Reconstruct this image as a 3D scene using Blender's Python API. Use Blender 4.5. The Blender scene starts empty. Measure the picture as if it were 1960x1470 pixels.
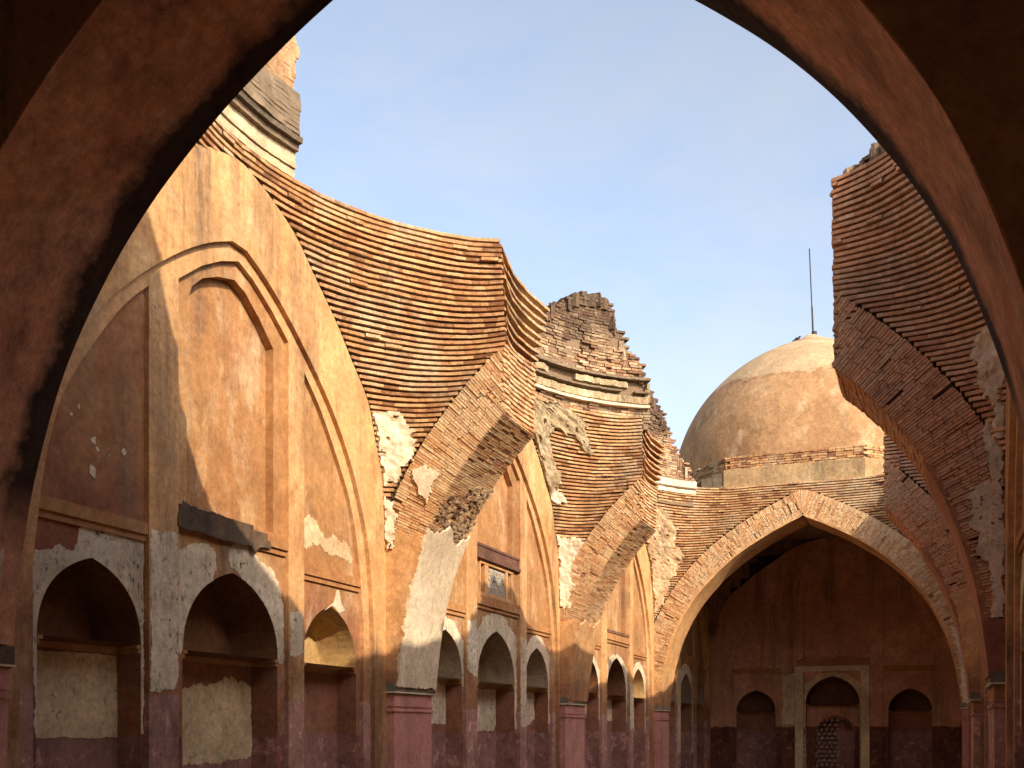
import bpy, math, random
from mathutils import noise as mn, Vector
from mathutils.geometry import tessellate_polygon
random.seed(7)
D = bpy.data
SC = bpy.context.scene
COL = SC.collection
R = math.radians

# ------------------------------------------------------------------ camera, sky, sun, exposure
EYE = 1.6
cam = D.cameras.new("camera"); camo = D.objects.new("camera", cam); COL.objects.link(camo)
camo.location = (6.454, 0.0, EYE)
camo.rotation_euler = (R(90), 0, 0.384)
cam.sensor_width = 36.0
cam.lens = 36.0 * 2014 / 1960
cam.shift_y = 661 / 1960
cam.clip_start = 0.05; cam.clip_end = 5000
SC.camera = camo

SUN_V = Vector((1.0, -0.59, 0.65)).normalized()      # towards the sun
sun = D.lights.new("sun", 'SUN'); suno = D.objects.new("sun", sun); COL.objects.link(suno)
sun.energy = 2.35; sun.angle = R(0.5); sun.color = (1.0, 0.83, 0.62)
suno.rotation_euler = SUN_V.to_track_quat('Z', 'Y').to_euler()
suno.location = (30, -18, 20)

W = D.worlds.new("World"); SC.world = W; W.use_nodes = True
nt = W.node_tree; nt.nodes.clear()
sky = nt.nodes.new('ShaderNodeTexSky'); sky.sky_type = 'NISHITA'; sky.sun_disc = False
sky.sun_elevation = math.asin(SUN_V.z)
sky.sun_rotation = math.atan2(SUN_V.x, SUN_V.y)
sky.air_density = 1.0; sky.dust_density = 3.0; sky.ozone_density = 1.5
tc = nt.nodes.new('ShaderNodeTexCoord')
mp = nt.nodes.new('ShaderNodeMapping'); mp.inputs['Scale'].default_value = (1.0, 1.3, 2.0); mp.inputs['Rotation'].default_value = (0.2, 0.5, 0.9)
nz = nt.nodes.new('ShaderNodeTexNoise'); nz.inputs['Scale'].default_value = 2.2; nz.inputs['Detail'].default_value = 7; nz.inputs['Roughness'].default_value = 0.62
nz.inputs['Distortion'].default_value = 0.6
rp = nt.nodes.new('ShaderNodeMapRange'); rp.inputs[1].default_value = 0.36; rp.inputs[2].default_value = 0.74; rp.inputs[3].default_value = 0.35; rp.inputs[4].default_value = 0.98
hs = nt.nodes.new('ShaderNodeHueSaturation'); hs.inputs['Saturation'].default_value = 0.40; hs.inputs['Value'].default_value = 0.87
mx = nt.nodes.new('ShaderNodeMix'); mx.data_type = 'RGBA'
bg = nt.nodes.new('ShaderNodeBackground'); bg.inputs['Strength'].default_value = 0.145
ow = nt.nodes.new('ShaderNodeOutputWorld')
L = nt.links.new
L(tc.outputs['Generated'], mp.inputs['Vector']); L(mp.outputs[0], nz.inputs['Vector']); L(nz.outputs[0], rp.inputs[0])
L(rp.outputs[0], mx.inputs['Factor']); L(sky.outputs[0], mx.inputs['A']); L(sky.outputs[0], hs.inputs['Color']); L(hs.outputs[0], mx.inputs['B']); L(mx.outputs['Result'], bg.inputs[0]); L(bg.outputs[0], ow.inputs[0])

SC.view_settings.view_transform = 'Standard'; SC.view_settings.look = 'None'
SC.view_settings.exposure = 1.27; SC.view_settings.gamma = 1.0
SC.cycles.max_bounces = 14; SC.cycles.diffuse_bounces = 9
SC.cycles.use_denoising = True

# ------------------------------------------------------------------ materials
def new_mat(name):
    m = D.materials.new(name); m.use_nodes = True
    n = m.node_tree; b = n.nodes['Principled BSDF']
    b.inputs['Roughness'].default_value = 0.92
    b.inputs['Specular IOR Level'].default_value = 0.15
    return m, n, b

def _noise(n, vec, scale, detail=6, rough=0.6, dist=0.0):
    t = n.nodes.new('ShaderNodeTexNoise'); t.inputs['Scale'].default_value = scale
    t.inputs['Detail'].default_value = detail; t.inputs['Roughness'].default_value = rough; t.inputs['Distortion'].default_value = dist
    n.links.new(vec, t.inputs['Vector']); return t.outputs[0]

def _map(n, v, a, b, c=0.0, d=1.0, smooth=False):
    t = n.nodes.new('ShaderNodeMapRange'); t.inputs[1].default_value = a; t.inputs[2].default_value = b
    t.inputs[3].default_value = c; t.inputs[4].default_value = d; t.clamp = True
    if smooth: t.interpolation_type = 'SMOOTHSTEP'
    n.links.new(v, t.inputs[0]); return t.outputs[0]

def _mix(n, f, a, b, mode='MIX'):
    t = n.nodes.new('ShaderNodeMix'); t.data_type = 'RGBA'; t.blend_type = mode
    for sock, v in (('Factor', f), ('A', a), ('B', b)):
        if isinstance(v, (tuple, list)): t.inputs[sock].default_value = (*v[:3], 1)
        elif isinstance(v, (int, float)): t.inputs[sock].default_value = v
        else: n.links.new(v, t.inputs[sock])
    return t.outputs['Result']

def _math(n, op, a, b=0.0):
    t = n.nodes.new('ShaderNodeMath'); t.operation = op
    for i, v in enumerate((a, b)):
        if isinstance(v, (int, float)): t.inputs[i].default_value = v
        else: n.links.new(v, t.inputs[i])
    return t.outputs[0]

def _scaled(n, vec, s):
    t = n.nodes.new('ShaderNodeMapping'); t.inputs['Scale'].default_value = s; n.links.new(vec, t.inputs['Vector']); return t.outputs[0]

def _bump(n, b, h, strength=0.4, dist=0.02):
    t = n.nodes.new('ShaderNodeBump'); t.inputs['Strength'].default_value = strength; t.inputs['Distance'].default_value = dist
    n.links.new(h, t.inputs['Height']); n.links.new(t.outputs[0], b.inputs['Normal'])

def plaster(name, a, b2, stain=0.4, stain_col=(.16, .11, .075), dado=None, dado_col=(.30, .115, .085), red=None,
            red_col=(.30, .12, .05), pits=0.0, pale=0.25, pale_col=(.62, .42, .22), bump=0.5, soot=None, top=None, cracks=.35, grime=0, marks=()):
    m, n, bs = new_mat(name)
    tc = n.nodes.new('ShaderNodeTexCoord'); v = tc.outputs['Object']
    col = _mix(n, _map(n, _noise(n, v, 0.7, 7, .62, .4), .36, .64), a, b2)
    if pale: col = _mix(n, _map(n, _noise(n, _scaled(n, v, (1, 1, .6)), 1.9, 8, .68), .53, .72, 0, pale), col, pale_col)
    if red is not None:
        sx = n.nodes.new('ShaderNodeSeparateXYZ'); n.links.new(v, sx.inputs[0])
        zz = _math(n, 'ADD', sx.outputs[2], _math(n, 'MULTIPLY', _noise(n, v, 1.3, 5, .6), 1.6))
        col = _mix(n, _map(n, zz, red + 1.2, red + 0.3, 0, .85, True), col, red_col)
    # vertical weather streaks
    st = _map(n, _noise(n, _scaled(n, v, (2.3, 2.3, .20)), 1.0, 7, .7), .50, .63)
    msk = _map(n, _noise(n, v, .42, 4, .55), .40, .54)
    fine = _map(n, _noise(n, _scaled(n, v, (14, 14, 1.6)), 1.0, 5, .7), .3, .7, .35, 1.0)
    col = _mix(n, _math(n, 'MULTIPLY', _math(n, 'MULTIPLY', _math(n, 'MULTIPLY', st, msk), fine), stain), col, stain_col)
    if grime:
        sg = n.nodes.new('ShaderNodeSeparateXYZ'); n.links.new(v, sg.inputs[0])
        hz = _map(n, sg.outputs[2], 4.6, 7.0, .12, 1.0)
        g1 = _map(n, _noise(n, _scaled(n, v, (3.4, 3.4, .16)), 1.0, 8, .74, .2), .50, .60)
        g2 = _map(n, _noise(n, _scaled(n, v, (1.0, 1.0, .35)), 1.1, 5, .6), .44, .58)
        g3 = _map(n, _noise(n, v, 18, 6, .75), .35, .6, .3, 1)
        col = _mix(n, _math(n, 'MULTIPLY', _math(n, 'MULTIPLY', _math(n, 'MULTIPLY', g1, g2), _math(n, 'MULTIPLY', hz, g3)), grime), col, (.13, .085, .05))
        w1 = _map(n, _noise(n, _scaled(n, v, (1.5, 1.5, .5)), 1.3, 8, .72, .4), .53, .66)
        col = _mix(n, _math(n, 'MULTIPLY', w1, .42), col, (.66, .50, .32))
        r1 = _map(n, _noise(n, _scaled(n, v, (1.2, 1.2, .8)), .9, 8, .7, .6), .54, .64)
        col = _mix(n, _math(n, 'MULTIPLY', r1, .5), col, (.36, .15, .06))
    for (my, mw, mz0, mz1, mstr) in marks:      # named rain stains on the first bay's wall
        sm = n.nodes.new('ShaderNodeSeparateXYZ'); n.links.new(v, sm.inputs[0])
        yn = _math(n, 'ADD', sm.outputs[1], _math(n, 'MULTIPLY', _math(n, 'SUBTRACT', _noise(n, _scaled(n, v, (3, 3, .8)), 1.0, 6, .7), .5), mw * 1.6))
        dy = _math(n, 'ABSOLUTE', _math(n, 'SUBTRACT', yn, my))
        mk = _math(n, 'MULTIPLY', _map(n, dy, mw, mw * .55), _math(n, 'MULTIPLY', _map(n, sm.outputs[2], mz0, mz0 + .5), _map(n, sm.outputs[2], mz1, mz1 - .1)))
        mk = _math(n, 'MULTIPLY', mk, _map(n, _noise(n, _scaled(n, v, (9, 9, 1.6)), 1.4, 7, .75), .33, .62, .15, 1))
        col = _mix(n, _math(n, 'MULTIPLY', mk, mstr), col, (.17, .115, .075))
    if dado is not None:
        sx2 = n.nodes.new('ShaderNodeSeparateXYZ'); n.links.new(v, sx2.inputs[0])
        zz2 = _math(n, 'ADD', sx2.outputs[2], _math(n, 'MULTIPLY', _noise(n, v, 3.0, 9, .75), .26))
        dc = _mix(n, _map(n, _noise(n, v, 2.2, 6, .6), .35, .65), dado_col, tuple(c * .72 for c in dado_col))
        dc = _mix(n, _map(n, _noise(n, v, 5.5, 8, .72), .56, .60, 0, .75), dc, tuple(min(.8, c * 1.5 + .06) for c in dado_col))
        dc = _mix(n, _map(n, _noise(n, _scaled(n, v, (1, 1, .5)), 3.1, 7, .7), .55, .64, 0, .6), dc, tuple(c * .42 for c in dado_col))
        col = _mix(n, _map(n, zz2, dado + .125, dado + .10), col, dc)
    if soot is not None:        # black mould line along the far arris (world y)
        y0, y1 = soot
        sx3 = n.nodes.new('ShaderNodeSeparateXYZ'); n.links.new(v, sx3.inputs[0])
        yy = _math(n, 'ADD', sx3.outputs[1], _math(n, 'MULTIPLY', _math(n, 'SUBTRACT', _noise(n, v, 1.6, 7, .65), .5), .55))
        hi = _map(n, sx3.outputs[2], 2.9, 3.4)
        col = _mix(n, _math(n, 'MULTIPLY', _math(n, 'MULTIPLY', _map(n, yy, y0, y1), .93), hi), col, (.012, .010, .008))
    if top is not None:         # newer paler coat above a ragged line
        sx4 = n.nodes.new('ShaderNodeSeparateXYZ'); n.links.new(v, sx4.inputs[0])
        zt = _math(n, 'ADD', sx4.outputs[2], _math(n, 'MULTIPLY', _noise(n, v, .9, 6, .65), 1.1))
        col = _mix(n, _map(n, zt, top + .54, top + .60, 0, .55), col, pale_col)
        edge = _math(n, 'MULTIPLY', _map(n, zt, top + .46, top + .54), _map(n, zt, top + .66, top + .58))
        col = _mix(n, _math(n, 'MULTIPLY', edge, _map(n, _noise(n, v, 7, 6, .7), .42, .6, 0, .8)), col, (.22, .11, .06))
    fineg = _math(n, 'MULTIPLY', _map(n, _noise(n, v, 13, 10, .82), .3, .7, .60, 1.27), _map(n, _noise(n, v, 2.6, 9, .78), .32, .68, .74, 1.18))
    g = n.nodes.new('ShaderNodeCombineColor')
    for i in range(3): n.links.new(fineg, g.inputs[i])
    col = _mix(n, 1.0, col, g.outputs[0], 'MULTIPLY')
    if pits:
        p = _map(n, _noise(n, _scaled(n, v, (1, 1, .7)), 21, 6, .68), .57, .63)
        p2 = _map(n, _noise(n, v, 2.5, 4, .6), .40, .60, .25, 1)
        col = _mix(n, _math(n, 'MULTIPLY', _math(n, 'MULTIPLY', p, p2), pits), col, (.07, .05, .035))
    if cracks:
        dn = n.nodes.new('ShaderNodeTexNoise'); dn.inputs['Scale'].default_value = 2.5; dn.inputs['Detail'].default_value = 6; n.links.new(v, dn.inputs['Vector'])
        dv = n.nodes.new('ShaderNodeVectorMath'); dv.operation = 'SCALE'; dv.inputs['Scale'].default_value = .45; n.links.new(dn.outputs['Color'], dv.inputs[0])
        da = n.nodes.new('ShaderNodeVectorMath'); da.operation = 'ADD'; n.links.new(v, da.inputs[0]); n.links.new(dv.outputs[0], da.inputs[1])
        vo = n.nodes.new('ShaderNodeTexVoronoi'); vo.feature = 'DISTANCE_TO_EDGE'; vo.inputs['Scale'].default_value = .85; n.links.new(da.outputs[0], vo.inputs['Vector'])
        cr = _math(n, 'MULTIPLY', _map(n, vo.outputs['Distance'], .001, .005, 1, 0), _map(n, _noise(n, v, 1.1, 3, .5), .54, .60))
        col = _mix(n, _math(n, 'MULTIPLY', cr, cracks), col, (.05, .03, .02))
    n.links.new(col, bs.inputs['Base Color'])
    h = _math(n, 'ADD', _noise(n, v, 6, 9, .7), _math(n, 'MULTIPLY', _noise(n, v, 1.7, 4, .5), 1.6))
    _bump(n, bs, h, bump, .03)
    return m

def brick_mat(name, cols, crest=None, lime=0.3, lime_col=(.60, .47, .30), mortar=(.16, .10, .065), soot=0.25, mott=(.62, 1.25)):
    m, n, bs = new_mat(name)
    tc = n.nodes.new('ShaderNodeTexCoord'); v = tc.outputs['Object']
    at = n.nodes.new('ShaderNodeAttribute'); at.attribute_name = 'rnd'
    rmp = n.nodes.new('ShaderNodeValToRGB'); n.links.new(at.outputs['Fac'], rmp.inputs[0])
    el = rmp.color_ramp.elements
    while len(el) < len(cols): el.new(.5)
    for i, c in enumerate(cols): el[i].position = i / (len(cols) - 1); el[i].color = (*c, 1)
    col = rmp.outputs[0]
    col = _mix(n, _map(n, _noise(n, v, 1.1, 6, .65, .3), .50, .66, 0, lime), col, lime_col)
    col = _mix(n, _map(n, _noise(n, v, 6.5, 7, .7), .56, .66, 0, lime * .8), col, lime_col)
    col = _mix(n, _map(n, _noise(n, v, .8, 7, .7, .5), .56, .63, 0, lime * .7), col, tuple(c * .8 for c in lime_col))
    col = _mix(n, _map(n, _noise(n, _scaled(n, v, (1, 1, .35)), 1.4, 7, .7), .52, .66, 0, soot), col, (.07, .05, .04))
    if crest is not None:
        sc_ = n.nodes.new('ShaderNodeSeparateXYZ'); n.links.new(v, sc_.inputs[0])
        zc = _math(n, 'ADD', sc_.outputs[2], _math(n, 'MULTIPLY', _noise(n, v, 1.6, 6, .65), 1.4))
        col = _mix(n, _map(n, zc, crest + .5, crest + 1.1, 0, .85), col, (.085, .055, .038))
    g = n.nodes.new('ShaderNodeCombineColor'); fg = _map(n, _noise(n, v, 16, 8, .75), .3, .7, *mott)
    for i in range(3): n.links.new(fg, g.inputs[i])
    col = _mix(n, 1.0, col, g.outputs[0], 'MULTIPLY')
    mo = _map(n, at.outputs['Fac'], -.6, -.4, 1, 0)
    col = _mix(n, mo, col, mortar)
    n.links.new(col, bs.inputs['Base Color'])
    _bump(n, bs, _noise(n, v, 22, 8, .75), .8, .02)
    return m

OCH_A, OCH_B = (.66, .38, .165), (.56, .295, .12)
M = {}
M['ochre'] = plaster('ochre_plaster', OCH_A, OCH_B, stain=1.0, stain_col=(.15, .10, .065), pale=.35, pale_col=(.66, .48, .28), red=2.5, red_col=(.30, .135, .07), grime=.75, marks=((8.28, .16, 5.75, 7.5, .95), (8.78, .10, 6.4, 7.5, .5), (9.25, .22, 6.1, 7.4, .55), (9.85, .16, 5.2, 7.0, .6), (10.25, .12, 4.9, 6.4, .5)))
M['ochre_frame'] = plaster('ochre_frame_plaster', (.66, .38, .17), (.56, .29, .125), stain=.7, pale=.35, red=2.6, red_col=(.30, .135, .07), grime=.7, dado=1.93, dado_col=(.50, .27, .22))
M['panel_red_shade'] = plaster('shaded_red_panel_plaster', (.44, .21, .095), (.30, .125, .06), stain=.8, pale=.4, pale_col=(.52, .33, .18), red=3.6, red_col=(.27, .095, .06), dado=1.55)  # redder, darker panel copy, shade of the left compartment put into its colour
M['panel'] = plaster('ochre_panel_plaster', (.47, .255, .105), (.37, .175, .072), stain=.9, pale=.7, pale_col=(.62, .42, .23), red=3.2, red_col=(.30, .125, .07), grime=.8, dado=1.55)
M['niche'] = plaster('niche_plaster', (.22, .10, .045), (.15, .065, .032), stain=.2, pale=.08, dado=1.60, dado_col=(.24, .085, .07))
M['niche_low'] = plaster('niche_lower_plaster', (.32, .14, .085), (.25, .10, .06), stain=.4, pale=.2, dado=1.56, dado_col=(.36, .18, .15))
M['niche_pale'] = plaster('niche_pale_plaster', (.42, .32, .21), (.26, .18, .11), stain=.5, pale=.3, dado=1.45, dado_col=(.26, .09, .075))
M['lime'] = plaster('lime_plaster', (.86, .74, .55), (.55, .43, .29), stain=.6, stain_col=(.22, .17, .12), pits=1.0, pale=.45, pale_col=(.52, .30, .15), bump=1.0)
M['lime_tan'] = plaster('lime_tan_plaster', (.82, .64, .40), (.54, .38, .21), stain=.3, pits=.55, pale=.6, pale_col=(.72, .60, .38), bump=.8)
M['white'] = plaster('whitewashed_plaster', (.80, .66, .47), (.66, .52, .36), stain=.45, stain_col=(.33, .25, .18), pits=.35, pale=.3, pale_col=(.85, .76, .6))
M['sill'] = plaster('sill_plaster', (.50, .25, .10), (.36, .16, .065), stain=.6, pale=.2)
M['burnt'] = plaster('smoke_blackened_plaster', (.060, .045, .034), (.17, .11, .07), stain=.5, stain_col=(.02, .018, .016), pale=.75, pale_col=(.26, .17, .11), bump=1.0)
M['near'] = plaster('shaded_arch_plaster', grime=.8, a=(.80, .41, .24), b2=(.60, .26, .14), stain=.75, stain_col=(.14, .07, .04), pale=.4, pale_col=(.72, .40, .20), bump=1.0, soot=(5.66, 5.78))
M['near2'] = plaster('reddish_soffit_plaster', (.42, .20, .11), (.33, .14, .075), stain=.5, pale=.3)
M['niche_lit'] = plaster('sunlit_niche_plaster', (.60, .42, .19), (.46, .29, .12), stain=.6, pale=.5, pale_col=(.72, .60, .36))  # lighter niche copy, sunlight on the lunette put into its colour
M['vault'] = plaster('vault_plaster', (.36, .19, .11), (.24, .12, .07), stain=.6, stain_col=(.04, .03, .025), pale=.2, pale_col=(.30, .16, .09))
M['endwall'] = plaster('end_wall_plaster', (.68, .36, .22), (.52, .25, .14), stain=.8, pale=.4, pale_col=(.46, .28, .15), dado=1.7, dado_col=(.20, .075, .05))
M['capital'] = plaster('weathered_capital_plaster', (.22, .20, .15), (.13, .11, .08), stain=.5, pale=.3, pale_col=(.45, .38, .28))
M['pier'] = plaster('pink_pier_plaster', (.60, .29, .24), (.48, .21, .17), stain=.5, pale=.25, pale_col=(.55, .28, .22))
M['dome'] = plaster('dome_plaster', (.42, .245, .12), (.31, .17, .08), top=10.55, stain=.8, stain_col=(.24, .15, .085), pale=.9, pale_col=(.56, .41, .25), bump=.8)
M['cornice'] = plaster('pale_cornice_plaster', (.66, .53, .35), (.50, .37, .22), stain=.7, stain_col=(.2, .15, .1), pale=.4, pale_col=(.82, .74, .55))
M['basecoat'] = plaster('dull_base_plaster', (.40, .27, .14), (.28, .18, .09), stain=1., stain_col=(.09, .07, .045), pale=.5, pale_col=(.55, .42, .25), bump=1.)
M['stained'] = plaster('brown_stained_plaster', (.20, .10, .07), (.12, .06, .045), stain=.7, stain_col=(.05, .03, .025), pale=.5, pale_col=(.40, .22, .12))
M['streaky'] = plaster('streaked_drum_plaster', (.58, .40, .22), (.36, .21, .11), stain=1., stain_col=(.10, .06, .04), pale=.8, pale_col=(.75, .64, .45), bump=1., grime=.9)
M['grey'] = plaster('grey_weathered_plaster', (.27, .20, .13), (.17, .125, .085), stain=.5, stain_col=(.07, .055, .04), pale=.3, pale_col=(.42, .30, .18))
M['mould_shade'] = plaster('mould_shade_plaster', (.10, .085, .065), (.16, .12, .08), stain=.6, stain_col=(.035, .03, .025), pale=.2, pale_col=(.4, .3, .2), bump=1.)
M['brick'] = brick_mat('thin_brick', [(.21, .095, .045), (.38, .185, .085), (.47, .25, .11), (.42, .205, .09), (.56, .35, .17), (.49, .28, .13)], lime=.6, soot=.45, mortar=(.07, .045, .03), mott=(.5, 1.3))
M['brick_red'] = brick_mat('red_brick', [(.50, .235, .135), (.62, .315, .17), (.72, .38, .205), (.60, .285, .16), (.76, .49, .30)], lime=.5, soot=.3, mortar=(.08, .045, .03), mott=(.55, 1.3))
M['ringbrick'] = brick_mat('arch_ring_brick', [(.38, .175, .085), (.54, .285, .13), (.64, .38, .185), (.72, .51, .29), (.58, .30, .14), (.67, .425, .215)], lime=.5, mortar=(.20, .12, .07), soot=.25, mott=(.6, 1.3))
M['ringpale'] = brick_mat('pale_arch_brick', [(.50, .26, .14), (.72, .48, .28), (.80, .60, .38), (.84, .68, .46), (.70, .42, .22), (.80, .56, .33)], lime=.5, lime_col=(.80, .68, .48), mortar=(.20, .12, .07), soot=.3, mott=(.55, 1.25))
M['rubble'] = brick_mat('rubble_brick', [(.12, .065, .04), (.28, .145, .08), (.38, .22, .12), (.52, .38, .23), (.26, .16, .10)], crest=8.45, lime=.55, mortar=(.20, .135, .085), soot=.85, mott=(.45, 1.35))
M['lumpy'] = plaster('lichened_lime', (.54, .42, .25), (.30, .21, .12), stain=.8, stain_col=(.06, .05, .04), pits=.9, pale=.8, pale_col=(.66, .56, .38), bump=1.)
M['lumpy_pale'] = plaster('eroded_cream_plaster', (.70, .52, .31), (.42, .23, .11), stain=.8, stain_col=(.16, .10, .06), pits=.8, pale=.8, pale_col=(.80, .68, .47), bump=1.)
M['floor'] = plaster('beaten_floor', (.48, .36, .24), (.38, .27, .17), stain=0, pale=.3, pale_col=(.42, .3, .2))
def simple(name, c, rough=.8, metal=0):
    m, n, b = new_mat(name); b.inputs['Base Color'].default_value = (*c, 1); b.inputs['Roughness'].default_value = rough; b.inputs['Metallic'].default_value = metal
    tc = n.nodes.new('ShaderNodeTexCoord')
    n.links.new(_mix(n, _map(n, _noise(n, tc.outputs['Object'], 12, 5), .35, .65), tuple(x * .75 for x in c), c), b.inputs['Base Color'])
    return m
M['iron'] = simple('dark_iron', (.05, .045, .045), .6, .4)
M['stone'] = simple('grey_stone', (.42, .40, .36), .8)
M['lattice'] = simple('pale_lattice_stone', (.55, .45, .34), .85)
M['dark'] = simple('recess_shade', (.035, .022, .016), .9)

# ------------------------------------------------------------------ mesh helpers
class MB:
    def __init__(s): s.v = []; s.f = []; s.r = []
    def vert(s, p): s.v.append(tuple(p)); return len(s.v) - 1
    def face(s, idx, r=.5): s.f.append(tuple(idx)); s.r.append(r)
    def quad(s, a, b, c, d, r=.5):
        i = len(s.v); s.v += [tuple(a), tuple(b), tuple(c), tuple(d)]; s.face((i, i + 1, i + 2, i + 3), r)
    def box(s, x0, x1, y0, y1, z0, z1, r=.5):
        i = len(s.v)
        s.v += [(x0, y0, z0), (x1, y0, z0), (x1, y1, z0), (x0, y1, z0), (x0, y0, z1), (x1, y0, z1), (x1, y1, z1), (x0, y1, z1)]
        for q in ((0, 3, 2, 1), (4, 5, 6, 7), (0, 1, 5, 4), (1, 2, 6, 5), (2, 3, 7, 6), (3, 0, 4, 7)): s.face([i + k for k in q], r)
    def hexa(s, P, r=.5):       # P: 8 points, bottom 4 then top 4
        i = len(s.v); s.v += [tuple(p) for p in P]
        for q in ((0, 3, 2, 1), (4, 5, 6, 7), (0, 1, 5, 4), (1, 2, 6, 5), (2, 3, 7, 6), (3, 0, 4, 7)): s.face([i + k for k in q], r)
    def prism(s, pts, z0, z1, r_side=None, r=.5, caps=True):   # pts in plan; r_side list per edge
        n = len(pts); i = len(s.v)
        s.v += [(p[0], p[1], z0) for p in pts] + [(p[0], p[1], z1) for p in pts]
        for k in range(n):
            k2 = (k + 1) % n
            s.face((i + k, i + k2, i + n + k2, i + n + k), r_side[k] if r_side else r)
        if caps:
            s.face(tuple(i + k for k in reversed(range(n))), r); s.face(tuple(i + n + k for k in range(n)), r)

def finish(name, mb, mat, parent=None, smooth=False, label=None, recalc=True):
    me = D.meshes.new(name); me.from_pydata(mb.v, [], mb.f); me.validate()
    if len(me.polygons) == len(mb.r):
        a = me.attributes.new('rnd', 'FLOAT', 'FACE'); a.data.foreach_set('value', mb.r)
    if recalc:
        import bmesh
        bm = bmesh.new(); bm.from_mesh(me); bmesh.ops.recalc_face_normals(bm, faces=bm.faces); bm.to_mesh(me); bm.free()
    if smooth: me.shade_smooth()
    me.materials.append(M[mat]); o = D.objects.new(name, me); COL.objects.link(o)
    if parent:
        o.parent = parent; o.location = -WL(parent) if parent.type == 'EMPTY' else Vector((0, 0, 0))
    if label: o['label'] = label
    return o
def WL(o):
    return Vector(o.location)
def thing(name, label, cat, loc, group=None):
    o = D.objects.new(name, None); COL.objects.link(o); o.location = loc; o.empty_display_size = .3
    o['label'] = label; o['category'] = cat
    if group: o['group'] = group
    return o
def struct(name, mb, mat):
    o = finish(name, mb, mat); o['kind'] = 'structure'; return o

def rag(pts, amp=.02, step=.04, closed=True, seed=0):
    """fractal ragged outline through pts (2-D)"""
    out = []; n = len(pts); acc = 0.; step = .018 if amp > .009 else step
    for i in range(n if closed else n - 1):
        a, b = pts[i], pts[(i + 1) % n]
        L_ = math.hypot(b[0] - a[0], b[1] - a[1]); k = max(1, int(L_ / step))
        nx, ny = -(b[1] - a[1]) / (L_ + 1e-6), (b[0] - a[0]) / (L_ + 1e-6)
        for j in range(k):
            t = j / k; q = acc + L_ * t; f = lambda w: mn.noise(Vector((q * w, seed * 3.3 + .7, w)))
            env = min(1, 3 * min(t, 1 - t) + .25)
            d = amp * (2.6 * f(4) * env + 1.6 * f(11) * env + 1.1 * f(30) + .7 * f(70))
            out.append((a[0] + (b[0] - a[0]) * t + nx * d, a[1] + (b[1] - a[1]) * t + ny * d))
        acc += L_
    if not closed: out.append(pts[-1])
    return out

# ------------------------------------------------------------------ geometry of the hall
HW = 7.0
YN = [4.79, 11.94, 18.63, 25.71]
YF = [5.89, 13.02, 19.80, 26.85]
CEN = [1.84, 8.90, 15.83, 22.76, 29.80]
LEN = [5.90, 6.05, 5.61, 5.91, 5.90]
WA = .10                    # wall plane behind the pier faces
def prof(t):
    h = 3.5; c_, rise, e, zs = 2.236, 6.056, 1.026, .614
    x2, z2 = h * (1 - e), rise - .42 * h * e
    return (3 * (1 - t) * t * t * x2 + t ** 3 * h, 3 * (1 - t) ** 2 * t * c_ + 3 * (1 - t) * t * t * z2 + t ** 3 * rise + zs)
PR = [prof(i / 400) for i in range(401)]
# resample by arc length, from springing z=2.1
ARC = [(0., 2.0)]
def _build_arc():
    pts = [(0., 2.0)] + [p for p in PR if p[1] > 2.02]
    d = [0]
    for a, b in zip(pts, pts[1:]): d.append(d[-1] + math.dist(a, b))
    return pts, d
AP, AD = _build_arc(); ALEN = AD[-1]
def lerp_tab(x, xs, ys):
    if x <= xs[0]: return ys[0]
    for i in range(len(xs) - 1):
        if x <= xs[i + 1]:
            t = (x - xs[i]) / (xs[i + 1] - xs[i] + 1e-9); return ys[i] + (ys[i + 1] - ys[i]) * t
    return ys[-1]
def arc(s, off=0.):
    """point on the intrados at arc length s, moved outwards by off; returns (x, z)"""
    s = max(0, min(ALEN, s)); lo, hi = 0, len(AD) - 1
    while hi - lo > 1:
        m_ = (lo + hi) // 2
        if AD[m_] <= s: lo = m_
        else: hi = m_
    a, b = AP[lo], AP[hi]; t = (s - AD[lo]) / (AD[hi] - AD[lo] + 1e-9)
    tx, tz = b[0] - a[0], b[1] - a[1]; l = math.hypot(tx, tz)
    nx, nz_ = -tz / l, tx / l
    return (a[0] + tx * t + nx * off, a[1] + tz * t + nz_ * off)
RT = .52
RTS = [.52, .66, .60, .60]
def _ext(t_):
    e = [arc(i * .05, t_) for i in range(int(ALEN / .05) + 1)]; e = [p for p in e if p[0] <= 3.5]
    return [p[1] for p in e], [p[0] for p in e]
EXTS = [_ext(t_) for t_ in RTS]
INX = [p[0] for p in AP]; INZ = [p[1] for p in AP]
UZ = [2.0, 3.74, 4.72, 5.68, 6.39, 7.06, 7.26, 7.36]
UU = [3.12, 3.11, 2.98, 2.58, 1.84, .97, .48, .10]
def wall_u(z, L_):                   # half width of the wall arch at height z
    return lerp_tab(z, UZ, UU) * L_ / 6.05
def rad(z, L_):
    X = 3.5 + WA
    if z > 7.36: return X - .10 * (z - 7.36)
    return math.hypot(X, wall_u(z, L_))

def smin(a, b, k=.42):
    h = max(k - abs(a - b), 0) / k; return min(a, b) - h * h * k * .25

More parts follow.
